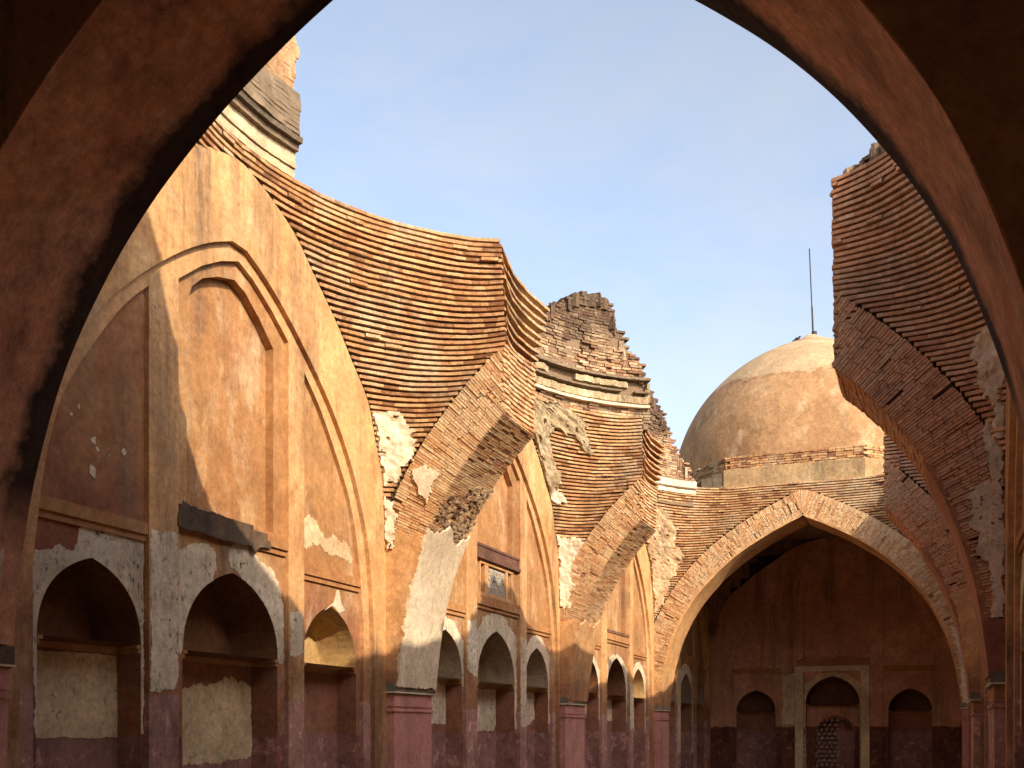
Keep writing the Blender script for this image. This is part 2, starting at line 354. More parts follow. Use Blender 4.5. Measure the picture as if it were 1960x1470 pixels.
def fcurve(bay, side, z, xe, inset=0., step=.19, phase=0.):
    """plan curve of the pendentive of a bay seen from inside it. side=+1: the arch on the far side of the bay, -1 near side.
       from the long wall (x=-WA) to xe, in left-hand coordinates"""
    yc, L_ = CEN[bay], LEN[bay]; r = rad(z, L_) + inset; x0 = -WA - inset
    if xe <= x0 + .02: return None
    pts = []
    for i in range(121):
        t = (i / 120) ** 2; x = x0 + (xe - x0) * t
        y = smin(L_ / 2 + .03 + inset, math.sqrt(max(r * r - (3.5 - x) ** 2, 0)))
        pts.append((x, yc + side * y))
    d = [0]
    for a, b in zip(pts, pts[1:]): d.append(d[-1] + math.dist(a, b))
    out = [pts[0]]; s = step * (phase + .12); j = 0
    while s < d[-1] - .04:
        while d[j + 1] < s: j += 1
        t = (s - d[j]) / (d[j + 1] - d[j] + 1e-9)
        out.append((pts[j][0] + (pts[j + 1][0] - pts[j][0]) * t, pts[j][1] + (pts[j + 1][1] - pts[j][1]) * t)); s += step * random.uniform(.8, 1.2)
    out.append(pts[-1]); return out

def brickify(c, amp=.010, sgn=1):
    """polyline -> notched polyline: each segment is one brick with its own offset; returns points and per-edge colours"""
    P = []; C = []
    for a, b in zip(c, c[1:]):
        l = math.dist(a, b)
        if l < 1e-4: continue
        nx, ny = -(b[1] - a[1]) / l * sgn, (b[0] - a[0]) / l * sgn
        o = random.uniform(-amp, amp)
        rr_ = random.random()
        if rr_ < .035: o -= random.uniform(.012, .045)
        P += [(a[0] + nx * o, a[1] + ny * o), (b[0] + nx * o, b[1] + ny * o)]
        C += [random.random(), -1]
    return P, C

PITCH = .060
def course_stack(k, left, xb=None, z0=3.55, z1=7.52, backg=None, name='brick_courses', mat='brick', parent=None, tooth=.09, topvar=None, alt=0):
    """horizontal brick courses of both pendentives above arch k, on one side of the hall"""
    mb = MB(); z = z0; li = 0; EXZ, EXX = EXTS[k]
    mir = (lambda p: p) if left else (lambda p: (HW - p[0], p[1]))
    while z < z1:
        for kind in (0, 1):
            za, zb = (z, z + .023) if kind == 0 else (z + .023, z + PITCH)
            zm = z + .033
            xx = lerp_tab(zm, EXZ, EXX) if zm < EXZ[-1] else 99
            lim = 3.505 if xb is None else xb + (-.02 if left else 0) * 0
            xe = min(lim, xx)
            is_end = xx > lim
            if topvar and zb > topvar(xe): continue
            jag = 0
            if is_end and xb is not None: jag = ((random.uniform(-.012, .018) - 0) if kind else -tooth - .03)
            ins = .050 if kind == 0 else 0.
            xe2 = xe + jag
            f = fcurve(k, +1, zm, xe2, ins, phase=(li % 2) * .5)
            if f is None: continue
            b = fcurve(k + 1, -1, zm, xe2, ins, phase=(li % 2) * .5)
            if b is None: continue
            if backg:
                g = backg(zm)
                b = [(x, max(y, YF[k] - .03 + g * min(1, max(0, (x - .1) / .8)) - ins)) for x, y in b]
            if is_end and xb is not None:
                b = [p for p in b if p[0] < xe2 - .19 - alt] + [(xe2 - .145 - alt, b[-1][1])]
            if kind == 0:
                P = f + b[::-1] + [(-1.2, b[0][1]), (-1.2, f[0][1])]; C = [-1.] * len(P)
            else:
                Pf, Cf = brickify(f, .0035, +1); Pb, Cb = brickify(b[::-1], .0035, +1)
                e = []; Ce = []
                if is_end and xb is not None:       # broken end: bricks across the thickness
                    n_ = max(2, int(abs(b[-1][1] - f[-1][1]) / .2)); 
                    for q in range(n_):
                        o = random.uniform(-.006, .004); t0, t1 = q / n_, (q + 1) / n_
                        # slightly concave broken face, the far end further back
                        bow = lambda t: -.10 * math.sin(math.pi * t) - .12 * t
                        ya = f[-1][1] + (b[-1][1] - f[-1][1]) * t0; yb = f[-1][1] + (b[-1][1] - f[-1][1]) * t1
                        al = alt if (li % 2) else 0
                        if q == 0: e += [(xe2, ya), (xe2 + o - al * .3, ya + .05)]; Ce += [random.random(), -1]; ya += .06
                        e += [(xe2 + o + bow(t0) - al, ya), (xe2 + o + bow(t1) - al, yb)]; Ce += [random.random(), -1]
                P = Pf + e + Pb + [(-1.2, b[0][1]), (-1.2, f[0][1])]
                C = Cf + Ce + Cb + [.5] * (2)
                C = (C + [.5] * len(P))[:len(P)]
            if kind == 0 and is_end and xb is not None:
                # mortar bed at the end also bows back
                n_ = 6; e = []
                for q in range(n_ + 1):
                    t = q / n_; e.append((xe2 - .10 * math.sin(math.pi * t) - .12 * t, f[-1][1] + (b[-1][1] - f[-1][1]) * t))
                P = f + e + b[::-1] + [(-1.2, b[0][1]), (-1.2, f[0][1])]; C = [-1.] * len(P)
            P = [mir(p) for p in P]
            mb.prism(P, za, zb, C, r=random.random() if kind else -1)
        z += PITCH; li += 1
    wob = []
    for x, y, zz in mb.v:
        q = Vector((x * .9, y * .9, zz * .5)); w = mn.noise(q); w2 = mn.noise(Vector((x * 4, y * 4, zz * 6 + 9)))
        wob.append((x + .012 * w2, y + .012 * mn.noise(Vector((x * 4 + 5, y * 4, zz * 6))), zz + .022 * w + .006 * w2))
    mb.v = wob
    return finish(name, mb, mat, parent)

def clipx(x, lim, left): return min(x, lim)
def ring(k, left, xb, parent, mat='ringbrick', s0=0., front=True, back=False, soffit=True, name='arch_ring', th=.033, keep=None, amp=.006):
    """voussoir ring of arch k on one side; xb = broken end (left-hand x) or None"""
    lim = 3.5 if xb is None else xb; RT = RTS[k]; EXZ, EXX = EXTS[k]
    mir = (lambda x: x) if left else (lambda x: HW - x)
    mb = MB()
    s_end = ALEN
    if xb is not None:
        s_end = 0
        while arc(s_end)[0] < xb and s_end < ALEN: s_end += .01
    y0, y1 = YN[k], YF[k]
    # body
    N = 90
    I = [arc(s0 + (s_end - s0) * i / N, .045) for i in range(N + 1)]
    E_ = [arc(s0 + (ALEN - s0) * i / N, RT - .01) for i in range(N + 1)]
    E_ = [p for p in E_ if p[0] <= lim]
    cz = lerp_tab(lim, [p[0] for p in AP], [p[1] for p in AP])
    ez = lerp_tab(lim, EXX, EXZ)
    poly = [(min(p[0], lim - (.08 if xb is not None else .0)), p[1]) for p in I] + [(lim - (.08 if xb is not None else .0), ez - .02)] + [(p[0], p[1]) for p in E_[::-1]]
    n = len(poly); i0 = len(mb.v)
    mb.v += [(mir(p[0]), y0 + .02, p[1]) for p in poly] + [(mir(p[0]), y1 - .02, p[1]) for p in poly]
    for q in range(n):
        q2 = (q + 1) % n; mb.face((i0 + q, i0 + q2, i0 + n + q2, i0 + n + q), -1)
    tri = tessellate_polygon([[Vector((p[0], p[1], 0)) for p in poly]])
    for t in tri:
        mb.face([i0 + a for a in t], -1); mb.face([i0 + n + a for a in t], -1)
    # bricks
    s = s0; 
    while s < ALEN:
        t_ = th * random.uniform(.8, 1.2); sa, sb = s + .003, s + t_ - .003
        nr_ = random.choice((3, 3, 4)) if RT > .55 else random.choice((2, 3, 3)); rads = [.04 if k == 0 else 0] + [RT * (q + random.uniform(-.28, .28)) / nr_ for q in range(1, nr_)] + [RT * random.uniform(.97, 1.0)]; rc = random.random()
        for ra, rb in zip(rads, rads[1:]):
            c = [arc(sa, ra + .004), arc(sb, ra + .004), arc(sb, rb - .006), arc(sa, rb - .006)]
            mxx = sum(p[0] for p in c) / 4
            if mxx > lim or (keep and not keep(c[0], 'face')): continue
            c = [(min(p[0], lim + random.uniform(-.02, .015)) if xb is not None else min(p[0], 3.5), p[1]) for p in c]
            for fr, ya in ((front, y0), (back, y1)):
                if not fr: continue
                sg = -1 if ya == y0 else 1
                o = random.gauss(0, amp * .7)
                if random.random() < .05: o -= .025
                yy = ya + sg * (.008 + o); yb_ = ya - sg * .05
                P = [(mir(p[0]), yy, p[1]) for p in c] + [(mir(p[0]), yb_, p[1]) for p in c]
                mb.hexa(P, min(.999, max(0, rc * .4 + random.random() * .6)))
        if soffit and arc(sb)[0] < lim:
            ncut = 5; cuts = [y0 + .012] + sorted(y0 + (y1 - y0) * (q + random.uniform(-.2, .2)) / ncut for q in range(1, ncut)) + [y1 - .012]
            for ya, yb_ in zip(cuts, cuts[1:]):
                if keep and not keep(arc(sa), 'soffit'): continue
                o = random.gauss(0, amp * .6)
                c = [arc(sa, -.004 + o), arc(sb, -.004 + o), arc(sb, .06), arc(sa, .06)]
                P = [(mir(p[0]), ya + .004, p[1]) for p in c] + [(mir(p[0]), yb_ - .004, p[1]) for p in c]
                mb.hexa(P, random.random())
        s += t_
    if xb is None and front:
        pv = AP[-1]; q0 = arc(ALEN, 1.0); a0_ = math.atan2(q0[1] - pv[1], q0[0] - pv[0]); nfan = 5
        for i in range(nfan):
            a_, b_ = a0_ + (math.pi / 2 - a0_) * i / nfan, a0_ + (math.pi / 2 - a0_) * (i + .88) / nfan
            o = random.gauss(0, .006); rr = RT - .006
            c = [(pv[0] + math.cos(a_) * .05, pv[1] + math.sin(a_) * .05), (pv[0] + math.cos(b_) * .05, pv[1] + math.sin(b_) * .05), (pv[0] + math.cos(b_) * rr, pv[1] + math.sin(b_) * rr), (pv[0] + math.cos(a_) * rr, pv[1] + math.sin(a_) * rr)]
            mb.hexa([(mir(p[0]), y0 - .008 + o, p[1]) for p in c] + [(mir(p[0]), y0 + .05, p[1]) for p in c], random.random())
    if xb is not None:      # toothed broken end of the ring
        z = cz + .03
        while z < ez - .01:
            ya = y0 + .005
            while ya < y1 - .03:
                yb_ = min(y1 - .005, ya + random.uniform(.14, .24)); t = ((ya + yb_) / 2 - y0) / (y1 - y0)
                o = random.uniform(-.008, .006) - .03 * math.sin(math.pi * t)
                a, b = sorted((mir(lim - .25), mir(lim + o)))
                mb.box(a, b, ya, yb_ - .004, z, z + .036, random.random()); ya = yb_
            z += .062
    return finish(name, mb, mat, parent)

def soffit_strip(k, left, sa, sb, parent, mat, off=-.03, ya=None, yb=None, ragtop=.05, name='soffit_plaster', label=None, seed=1, ragfn=None, ragbot=0):
    """plaster coat on the intrados between arc lengths sa, sb"""
    mir = (lambda x: x) if left else (lambda x: HW - x)
    ya = YN[k] - .012 if ya is None else ya; yb = YF[k] + (.03 if k == 0 else .01) if yb is None else yb
    mb = MB(); nu, nv = 44, 90; rnd = random.Random(seed)
    g = []
    for i in range(nu + 1):
        y = ya + (yb - ya) * i / nu
        top = sb + (mn.noise(Vector((y * 3.1, seed * 3.7, 0))) * 2.2 + mn.noise(Vector((y * 11, seed, 3)))) * ragtop
        if ragfn: top += ragfn((y - ya) / (yb - ya))
        bot = sa + (mn.noise(Vector((y * 6.1, seed * 1.7, 5))) * 1.5 + mn.noise(Vector((y * 17, seed, 9)))) * ragbot
        row = []
        for j in range(nv + 1):
            s = bot + (top - bot) * j / nv
            o = off + mn.noise(Vector((y * 1.5, s * 1.5, seed))) * .012
            if j == nv: o += .028
            x, z = arc(s, o); row.append(mb.vert((mir(x), y, z)))
        g.append(row)
    for i in range(nu):
        for j in range(nv): mb.face((g[i][j], g[i + 1][j], g[i + 1][j + 1], g[i][j + 1]))
    # closing edges towards the arch faces
    for i in (0, nu):
        for j in range(nv):
            a, b = mb.v[g[i][j]], mb.v[g[i][j + 1]]
            sgn = -1 if left else 1
            mb.quad(a, b, (b[0] + sgn * .06, b[1], b[2] + .02), (a[0] + sgn * .06, a[1], a[2] + .02))
    return finish(name, mb, mat, parent, smooth=False, label=label, recalc=False)

def face_coat(k, left, pts, parent, mat, y=None, name='plaster_patch', label=None, th=.02, seed=3, amp=.02, far=False):
    """thin plaster patch on the face of arch k; pts (x left-hand, z)"""
    mir = (lambda x: x) if left else (lambda x: HW - x)
    yy = (YN[k] - .036 if y is None else y)
    P = rag(pts, amp, .05, True, seed)
    return plate_xz([(mir(p[0]), p[1]) for p in P], yy, yy + .04, mat, name, parent, label)

def plate_xz(P, y0, y1, mat, name, parent, label=None):
    mb = MB(); n = len(P)
    tri = tessellate_polygon([[Vector((p[0], p[1], 0)) for p in P]])
    mb.v += [(p[0], y0, p[1]) for p in P] + [(p[0], y1, p[1]) for p in P]
    for t in tri: mb.face(t)
    for q in range(n): mb.face((q, (q + 1) % n, n + (q + 1) % n, n + q))
    return finish(name, mb, mat, parent, label=label, recalc=True)

# ------------------------------------------------------------------ walls built from stacked plates
class Frame:
    """local (u, z, d): u along the wall, d into the wall"""
    def __init__(s, kind, c): s.kind = kind; s.c = c
    def p(s, u, z, d):
        if s.kind == 'L': return (-WA - d, s.c + u, z)
        if s.kind == 'R': return (HW + WA + d, s.c + u, z)
        return (3.5 + u, s.c + d, z)         # end wall, faces -y

def plate(fr, outer, holes, d, depth, mat, name, parent, reveal=True, label=None, rim=0.0, nrev=99):
    """flat plate at depth d with holes whose edges run back by depth"""
    mb = MB(); loops = [outer] + holes
    flat = [p for lp in loops for p in lp]
    tri = tessellate_polygon([[Vector((p[0], p[1], 0)) for p in lp] for lp in loops])
    mb.v = [fr.p(u, z, d) for u, z in flat]
    for t in tri: mb.face(t)
    if reveal:
        for h in holes[:nrev]:
            n = len(h)
            for q in range(n):
                a, b = h[q], h[(q + 1) % n]
                if a[1] <= .001 and b[1] <= .001: continue
                mb.quad(fr.p(*a, d), fr.p(*b, d), fr.p(*b, d + depth), fr.p(*a, d + depth))
    if rim:
        n = len(outer)
        for q in range(n):
            a, b = outer[q], outer[(q + 1) % n]
            mb.quad(fr.p(*a, d), fr.p(*b, d), fr.p(*b, d + rim), fr.p(*a, d + rim))
    return finish(name, mb, mat, parent, label=label, recalc=False)

def archpts(c, hw, zsp, zap, n=12, z0=0.0, sharp=.62):
    """closed outline: floor - springing - pointed apex - floor"""
    half = []
    for i in range(n + 1):
        t = i / n      # springing -> apex
        # cubic from (hw,0) vertical to apex with slope
        x = (1 - t) ** 3 * hw + 3 * (1 - t) ** 2 * t * hw + 3 * (1 - t) * t * t * hw * sharp
        z = 3 * (1 - t) ** 2 * t * (zap - zsp) * .52 + 3 * (1 - t) * t * t * (zap - zsp) * .86 + t ** 3 * (zap - zsp)
        half.append((x, zsp + z))
    right = [(c + x, z) for x, z in half]; left = [(c - x, z) for x, z in half[::-1]][1:]
    return [(c + hw, z0)] + right + left + [(c - hw, z0)]

def fbox(mb, fr, u0, u1, z0, z1, d0, d1, r=.5):
    P = [fr.p(u0, z0, d0), fr.p(u1, z0, d0), fr.p(u1, z0, d1), fr.p(u0, z0, d1), fr.p(u0, z1, d0), fr.p(u1, z1, d0), fr.p(u1, z1, d1), fr.p(u0, z1, d1)]
    mb.hexa(P, r)

def niche(fr, c, hw, zap, d, dl, du, parent, mlow, mup, zl=2.36, name='niche', label=None):
    """interior of an arched niche: lower box, ledge, arched lunette"""
    A = archpts(c, hw, zl, zap)
    mb = MB()
    # lower back and its shelf
    lo = MB()
    lo.quad(fr.p(c - hw, 0, d + dl), fr.p(c + hw, 0, d + dl), fr.p(c + hw, zl - .05, d + dl), fr.p(c - hw, zl - .05, d + dl))
    lo.quad(fr.p(c - hw, zl - .05, d + dl), fr.p(c + hw, zl - .05, d + dl), fr.p(c + hw, zl - .05, d + du + .02), fr.p(c - hw, zl - .05, d + du + .02))
    for sg in (-1, 1):
        lo.quad(fr.p(c + sg * hw, 0, d), fr.p(c + sg * hw, 0, d + dl), fr.p(c + sg * hw, zl - .05, d + dl), fr.p(c + sg * hw, zl - .05, d))
    n_ = finish(name, lo, mlow, parent, recalc=False, label=label)
    up = A[1:-1]
    # lunette: reveal + back that leans forward to the apex
    zs = zl
    K = 7
    prev = [fr.p(u, z, d) for u, z in up]
    rows = [prev]
    for j in range(1, K + 1):
        t = j / K; dd = du * math.sin(t * math.pi / 2); sc = 1 - .0 * t
        row = []
        for u, z in up:
            zz = z - (z - zs) * .16 * (1 - math.cos(t * math.pi / 2)) if z > zs else z
            uu = c + (u - c) * (1 - .10 * t)
            row.append(fr.p(uu, zz, d + dd))
        rows.append(row)
    for a, b in zip(rows, rows[1:]):
        for q in range(len(up) - 1): mb.quad(a[q], a[q + 1], b[q + 1], b[q])
    m = len(up)
    i0 = len(mb.v); mb.v += rows[-1]; ctr = mb.vert(fr.p(c, zs, d + du))
    for q in range(m - 1): mb.face((i0 + q, i0 + q + 1, ctr))
    u0, u1 = up[0][0], up[-1][0]
    mb.quad(fr.p(u0, zs, d), fr.p(u1, zs, d), fr.p(u1, zs - .05, d + du), fr.p(u0, zs - .05, d + du))
    finish('lunette', mb, mup, n_, recalc=False)
    lb = MB()
    for z0, z1, pr in ((zl - .075, zl - .035, .035), (zl - .035, zl, .06)):
        fbox(lb, fr, c - hw - .0, c + hw + .0, z0, z1, d + dl - pr, d + dl + .03)
        for sg in (-1, 1):
            a, b = sorted((c + sg * hw, c + sg * (hw - pr))); fbox(lb, fr, a, b, z0 + .001, z1 - .001, d - .01 * (pr > .05), d + dl - pr)
    finish('ledge', lb, 'sill', n_)
    return n_

def patch(fr, pts, d, mat, parent, name='lime_patch', amp=.014, seed=0, inner=None, label=None):
    P = rag(pts, amp, .035, True, seed)
    if inner: P = rag(pts, amp, .035, False, seed) + inner
    return plate(fr, P, [], d - .006, 0, mat, name, parent, reveal=False, rim=.008, label=label)

SIDE_R = [(1.26, 5.62), (1.57, 5.33), (1.91, 4.90), (2.24, 4.40), (2.40, 3.96), (2.50, 3.50), (2.58, 2.9)]
REC = [(.12, 6.50), (.50, 6.32), (.92, 6.05), (1.40, 5.67), (1.81, 5.28), (2.18, 4.80), (2.45, 4.28), (2.61, 3.80), (2.70, 3.21), (2.76, 2.23)]
def densify(pts, n=4):
    """Catmull-Rom through pts"""
    out = []
    for i in range(len(pts) - 1):
        p0 = pts[max(0, i - 1)]; p1 = pts[i]; p2 = pts[i + 1]; p3 = pts[min(len(pts) - 1, i + 2)]
        for j in range(n):
            t = j / n
            out.append(tuple(.5 * ((2 * p1[a]) + (-p0[a] + p2[a]) * t + (2 * p0[a] - 5 * p1[a] + 4 * p2[a] - p3[a]) * t * t + (-p0[a] + 3 * p1[a] - 3 * p2[a] + p3[a]) * t ** 3) for a in (0, 1)))
    out.append(pts[-1]); return out
def bay_wall(kind, bay, label, name='bay_wall', group=None, s=1.0, style=1, high=7.33, door=False):
    c = CEN[bay] if kind != 'E' else 32.75 + WA * 0
    fr = Frame(kind, c - (.04 if kind != 'E' else 0)) if kind != 'E' else Frame('E', 32.75)
    L_ = LEN[bay] if kind != 'E' else HW + .2
    loc = fr.p(0, 0, 0)
    t = thing(name, label, 'wall', loc, group)
    mid = lambda P: [(u * s, z) for u, z in P]
    # A: outer plaster under the wall arch
    top = []
    for z in (2.0, 3.2, 3.74, 4.25, 4.72, 5.2, 5.68, 6.05, 6.39, 6.75, 7.06, 7.26): top.append((wall_u(z, L_) + .03, z))
    Rr = [(u - .03, z) for u, z in densify(top, 3)] + [(.08, 7.36)]
    outer = [(L_ / 2 + .15, -.5)] + [(min(u, L_ / 2 + .15), z) for u, z in Rr] + [(-min(u, L_ / 2 + .15), z) for u, z in Rr[::-1]] + [(-L_ / 2 - .15, -.5)]
    rec = densify(REC, 4)
    recR = [(2.77, -.4)] + rec[::-1]; recL = [(-u, z) for u, z in rec]
    hole = mid([p for p in recR] + [p for p in recL[0:]] + [(-2.77, -.4)])
    dA, dB, dC, dD = 0., .06, .115, .215
    plate(fr, outer, [hole], dA, .06, 'ochre' if style < 5 else 'endwall', 'wall_face', t)
    sr = densify(SIDE_R, 4)
    compR = mid([(2.58, -.3)] + sr[::-1] + [(1.26, -.3)])
    compL = [(-u * 1.0 + .0, z) for u, z in compR]
    midtop = [(.95, 5.86), (.62, 6.10), (.30, 6.29), (.06, 6.38), (-.22, 6.27), (-.52, 6.10), (-.86, 5.84)]
    compM = mid([(.95, -.3)] + midtop + [(-.86, -.3)])
    plate(fr, hole, [compR, compL, compM], dB, .055, 'ochre_frame' if style < 5 else 'endwall', 'arch_frame', t)
    # side panels with niches
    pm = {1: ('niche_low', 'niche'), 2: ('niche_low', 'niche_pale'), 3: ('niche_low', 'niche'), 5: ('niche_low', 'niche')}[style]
    out = {}
    for sg, comp, nm in ((-1, compL, 'a'), (1, compR, 'b')):
        cc = 1.90 * sg * s; hw = .595
        za, zl_ = (3.06, 2.36) if style < 5 else (2.80, 2.15)
        nh = archpts(cc, hw, zl_, za, z0=-.2)
        # panel outline slightly bigger than the compartment
        plate(fr, comp, [nh], dC, .02, ('panel_red_shade' if style == 1 and sg < 0 else 'panel') if style < 5 else 'endwall', 'side_panel', t, reveal=False)
        n_ = niche(fr, cc, hw, za, dC, .27, .50, t, pm[0], 'niche_lit' if (style == 1 and sg > 0) or (style == 3 and sg > 0) else pm[1], zl=zl_)
        mb = MB(); a, b = sorted((1.265 * sg * s, 2.56 * sg * s))
        fbox(mb, fr, a, b, 3.36, 3.455, dC - .052, dC + .01); fbox(mb, fr, a, b, 3.30, 3.36, dC - .028, dC + .01); fbox(mb, fr, a, b, 3.455, 3.475, dC - .035, dC + .01)
        finish('sill', mb, 'sill', t)
    # central panel
    zs_ = 3.70
    inn = mid([(.74, zs_), (.74, 5.72), (.50, 5.95), (.24, 6.14), (.06, 6.20), (-.20, 6.13), (-.44, 6.02), (-.60, 5.88), (-.68, 5.70), (-.68, zs_)])
    nh = archpts(0.04, .78, 2.36, 3.20, z0=-.2)
    plate(fr, compM, [inn, nh], dC, .10, 'panel' if style < 5 else 'endwall', 'centre_panel', t, nrev=1)
    mb = MB(); mb.quad(*[fr.p(u, z, dD) for u, z in ((-.8 * s, zs_ - .05), (.85 * s, zs_ - .05), (.85 * s, 6.3), (-.8 * s, 6.3))])
    finish('recessed_panel', mb, 'panel' if style < 5 else 'endwall', t, recalc=False)
    if door:
        mb = MB(); A_ = archpts(.04, .78, 2.36, 3.20)[1:-1]; A_ = [(A_[0][0], 0)] + A_ + [(A_[-1][0], 0)]
        for a, b in zip(A_, A_[1:]): mb.quad(fr.p(*a, dC), fr.p(*b, dC), fr.p(*b, 1.76), fr.p(*a, 1.76))
        finish('doorway', mb, 'niche_low', t, recalc=False)
    else:
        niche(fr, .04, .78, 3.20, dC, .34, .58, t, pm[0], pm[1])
    mb = MB(); fbox(mb, fr, -.855 * s, .945 * s, 3.56, 3.66, dC - .058, dC + .01); fbox(mb, fr, -.855 * s, .945 * s, 3.50, 3.56, dC - .03, dC + .01)
    fbox(mb, fr, -.855 * s, .945 * s, 3.66, 3.715, dC - .035, dC + .01)
    finish('sill', mb, 'sill', t)
    # mass of masonry behind
    mb = MB(); hl = L_ / 2 + .56
    if door:
        fbox(mb, fr, -hl, -.74, 0, high, .80, 1.75); fbox(mb, fr, .82, hl, 0, high, .80, 1.75); fbox(mb, fr, -.74, .82, 3.2, high, .80, 1.75)
        fbox(mb, fr, -2.0, -.75, 0, 3.3, .66, .80) if False else None
    else:
        fbox(mb, fr, -hl, hl, 0, high, .80, 1.75)
    for sg in (-1, 1):
        a, b = sorted((sg * (L_ / 2 + .14), sg * hl)); fbox(mb, fr, a, b, 0, high - .01, .12, .79)
    fbox(mb, fr, -L_ / 2 - .1, L_ / 2 + .1, 6.95, high - .02, .24, .79)
    finish('masonry_core', mb, 'rubble', t)
    return t, fr, (dA, dB, dC, dD)

# floor and surroundings
mb = MB(); mb.quad((-400, -400, 0), (400, -400, 0), (400, 400, 0), (-400, 400, 0)); struct('ground', mb, 'floor')

# ---- left walls
tb1, f1, dd = bay_wall('L', 1, 'ochre plastered arched wall of the nearest roofless bay, big white lime patches round its two dark niches', style=1, high=7.45)
dA, dB, dC, dD = dd
def nichein(c, hw, zap, z0=2.36): 
    a = archpts(c, hw, 2.36, zap); return a[1:-1]
def sh(P, du=0.0, dz=0.0): return [(u + du, z + dz) for u, z in P]
na = archpts(-1.90, .595, 2.36, 3.06)          # right foot ... left foot
P1o = [(-2.50, 1.53), (-2.51, 1.85), (-2.55, 2.3), (-2.53, 3.02), (-2.40, 3.05), (-2.28, 3.11), (-2.12, 3.08), (-2.07, 3.16), (-2.01, 3.31), (-1.84, 3.31), (-1.58, 3.30), (-1.42, 3.30), (-1.36, 3.36), (-1.275, 3.36), (-1.275, 2.9), (-1.275, 2.3), (-1.275, 1.56)]
inner = [(-1.305, 1.56), (-1.305, 2.36)] + [(u, z) for u, z in na[2:-2]] + [(-2.495, 2.36), (-2.495, 1.53)]
patch(f1, P1o, dC, 'lime', tb1, seed=1, inner=inner)
patch(f1, [(-1.245, 3.42), (-.88, 3.45), (-.88, 2.9), (-.87, 2.12), (-.93, 1.97), (-1.245, 1.94)], dB, 'lime', tb1, seed=2)
nm_ = archpts(.04, .78, 2.36, 3.20)[1:-1]
LH = [p for p in nm_ if p[0] < -.02]; RH = [p for p in nm_ if p[0] > .06]
patch(f1, [(-.79, 2.30), (-.845, 2.4), (-.845, 3.3), (-.66, 3.38), (-.42, 3.42), (-.26, 3.38), (-.22, 3.22), (-.28, 3.08)], dC, 'lime', tb1, seed=3, inner=[p for p in LH if p[0] < -.30])
patch(f1, [(.12, 3.22), (-.02, 3.25), (-.04, 3.40), (.09, 3.52), (.32, 3.50), (.49, 3.38), (.72, 3.33), (.86, 3.15), (.93, 2.95), (.935, 2.5), (.92, 2.32), (.84, 2.32)], dC, 'lime', tb1, seed=4, inner=[p for p in RH])
patch(f1, [(.975, 2.88), (1.235, 2.90), (1.235, 2.46), (.975, 2.42)], dB, 'lime', tb1, seed=5)
patch(f1, [(-2.45, 2.27), (-1.31, 2.27), (-1.31, 1.53), (-2.45, 1.53)], dC + .27, 'lime_tan', tb1, seed=6, amp=.006)
patch(f1, [(-.66, 1.98), (-.3, 2.02), (.05, 2.04), (.30, 2.12), (.46, 2.20), (.56, 2.10), (.81, 2.06), (.81, 1.32), (.55, 1.28), (.2, 1.24), (-.72, 1.24)], dC + .34, 'lime_tan', tb1, seed=7, amp=.02)
patch(f1, [(2.02, 3.26), (2.08, 3.27), (2.13, 3.13), (2.22, 3.05), (2.1, 3.0), (1.93, 3.075), (1.78, 3.0), (1.80, 3.02), (1.98, 3.12)], dC, 'white', tb1, seed=8, amp=.006)
patch(f1, [(1.29, 3.98), (1.55, 3.99), (1.74, 3.87), (1.95, 3.93), (2.25, 3.88), (2.38, 3.80), (2.36, 3.62), (1.9, 3.66), (1.6, 3.72), (1.29, 3.66)], dC, 'lime_tan', tb1, seed=9, amp=.03)
for i, (u, z, r_) in enumerate(((-1.90, 3.80, .05), (-1.88, 4.06, .03), (-2.13, 4.22, .015), (-1.52, 4.05, .025), (-1.17, 4.10, .03), (-2.05, 4.30, .018), (-1.7, 3.98, .012), (-1.84, 4.00, .018))):
    pp = [(u + math.cos(a * .9) * r_ * random.uniform(.6, 1.4), z + math.sin(a * .9) * r_ * random.uniform(.7, 1.8)) for a in range(7)]
    patch(f1, pp, dC, 'white', tb1, seed=20 + i, amp=.004, name='plaster_chip')
# smoke blackened piece of the central sill
mb = MB(); fbox(mb, f1, -.852, .30, 3.505, 3.725, dC - .064, dC - .0)
fbox(mb, f1, .30, .55, 3.53, 3.68, dC - .061, dC)
finish('burnt_sill', mb, 'burnt', tb1, label='charred black piece of the sill')
patch(f1, [(-.88, 3.51), (-.3, 3.49), (.25, 3.50), (.33, 3.43), (.40, 3.51), (.62, 3.54), (.60, 3.60), (.2, 3.70), (-.2, 3.735), (-.5, 3.72), (-.80, 3.76), (-.88, 3.62)], dC - .06, 'burnt', tb1, name='smoke_stain', seed=17, amp=.012)

tb2, f2, _ = bay_wall('L', 2, 'ochre arched wall of the middle roofless bay with a small carved stone tablet above its niches', style=2, high=7.4)
def surround(fr, t, c, hw, zap, d, pad, ztop, zl, zr, mat='lime', seed=0):
    a = archpts(c, hw, 2.36, zap)[1:-1]
    outer = [(c - hw - pad, zl), (c - hw - pad, 2.4), (c - hw - pad * .9, ztop - .35), (c - hw * .55, ztop - .05), (c, ztop + .03), (c + hw * .5, ztop - .04), (c + hw + pad * .9, ztop - .3), (c + hw + pad, 2.45), (c + hw + pad, zr)]
    patch(fr, outer, d, mat, t, seed=seed, inner=[(c + hw + .004, zr)] + [(u, z) for u, z in a] + [(c - hw - .004, zl)], amp=.02)
surround(f2, tb2, -1.90, .595, 3.06, dC, .05, 3.24, 2.1, 2.25, seed=31)
surround(f2, tb2, 1.90, .595, 3.06, dC, .05, 3.26, 1.55, 1.7, seed=32, mat='white')
surround(f2, tb2, .04, .78, 3.20, dC, .10, 3.47, 2.3, 1.6, seed=33)
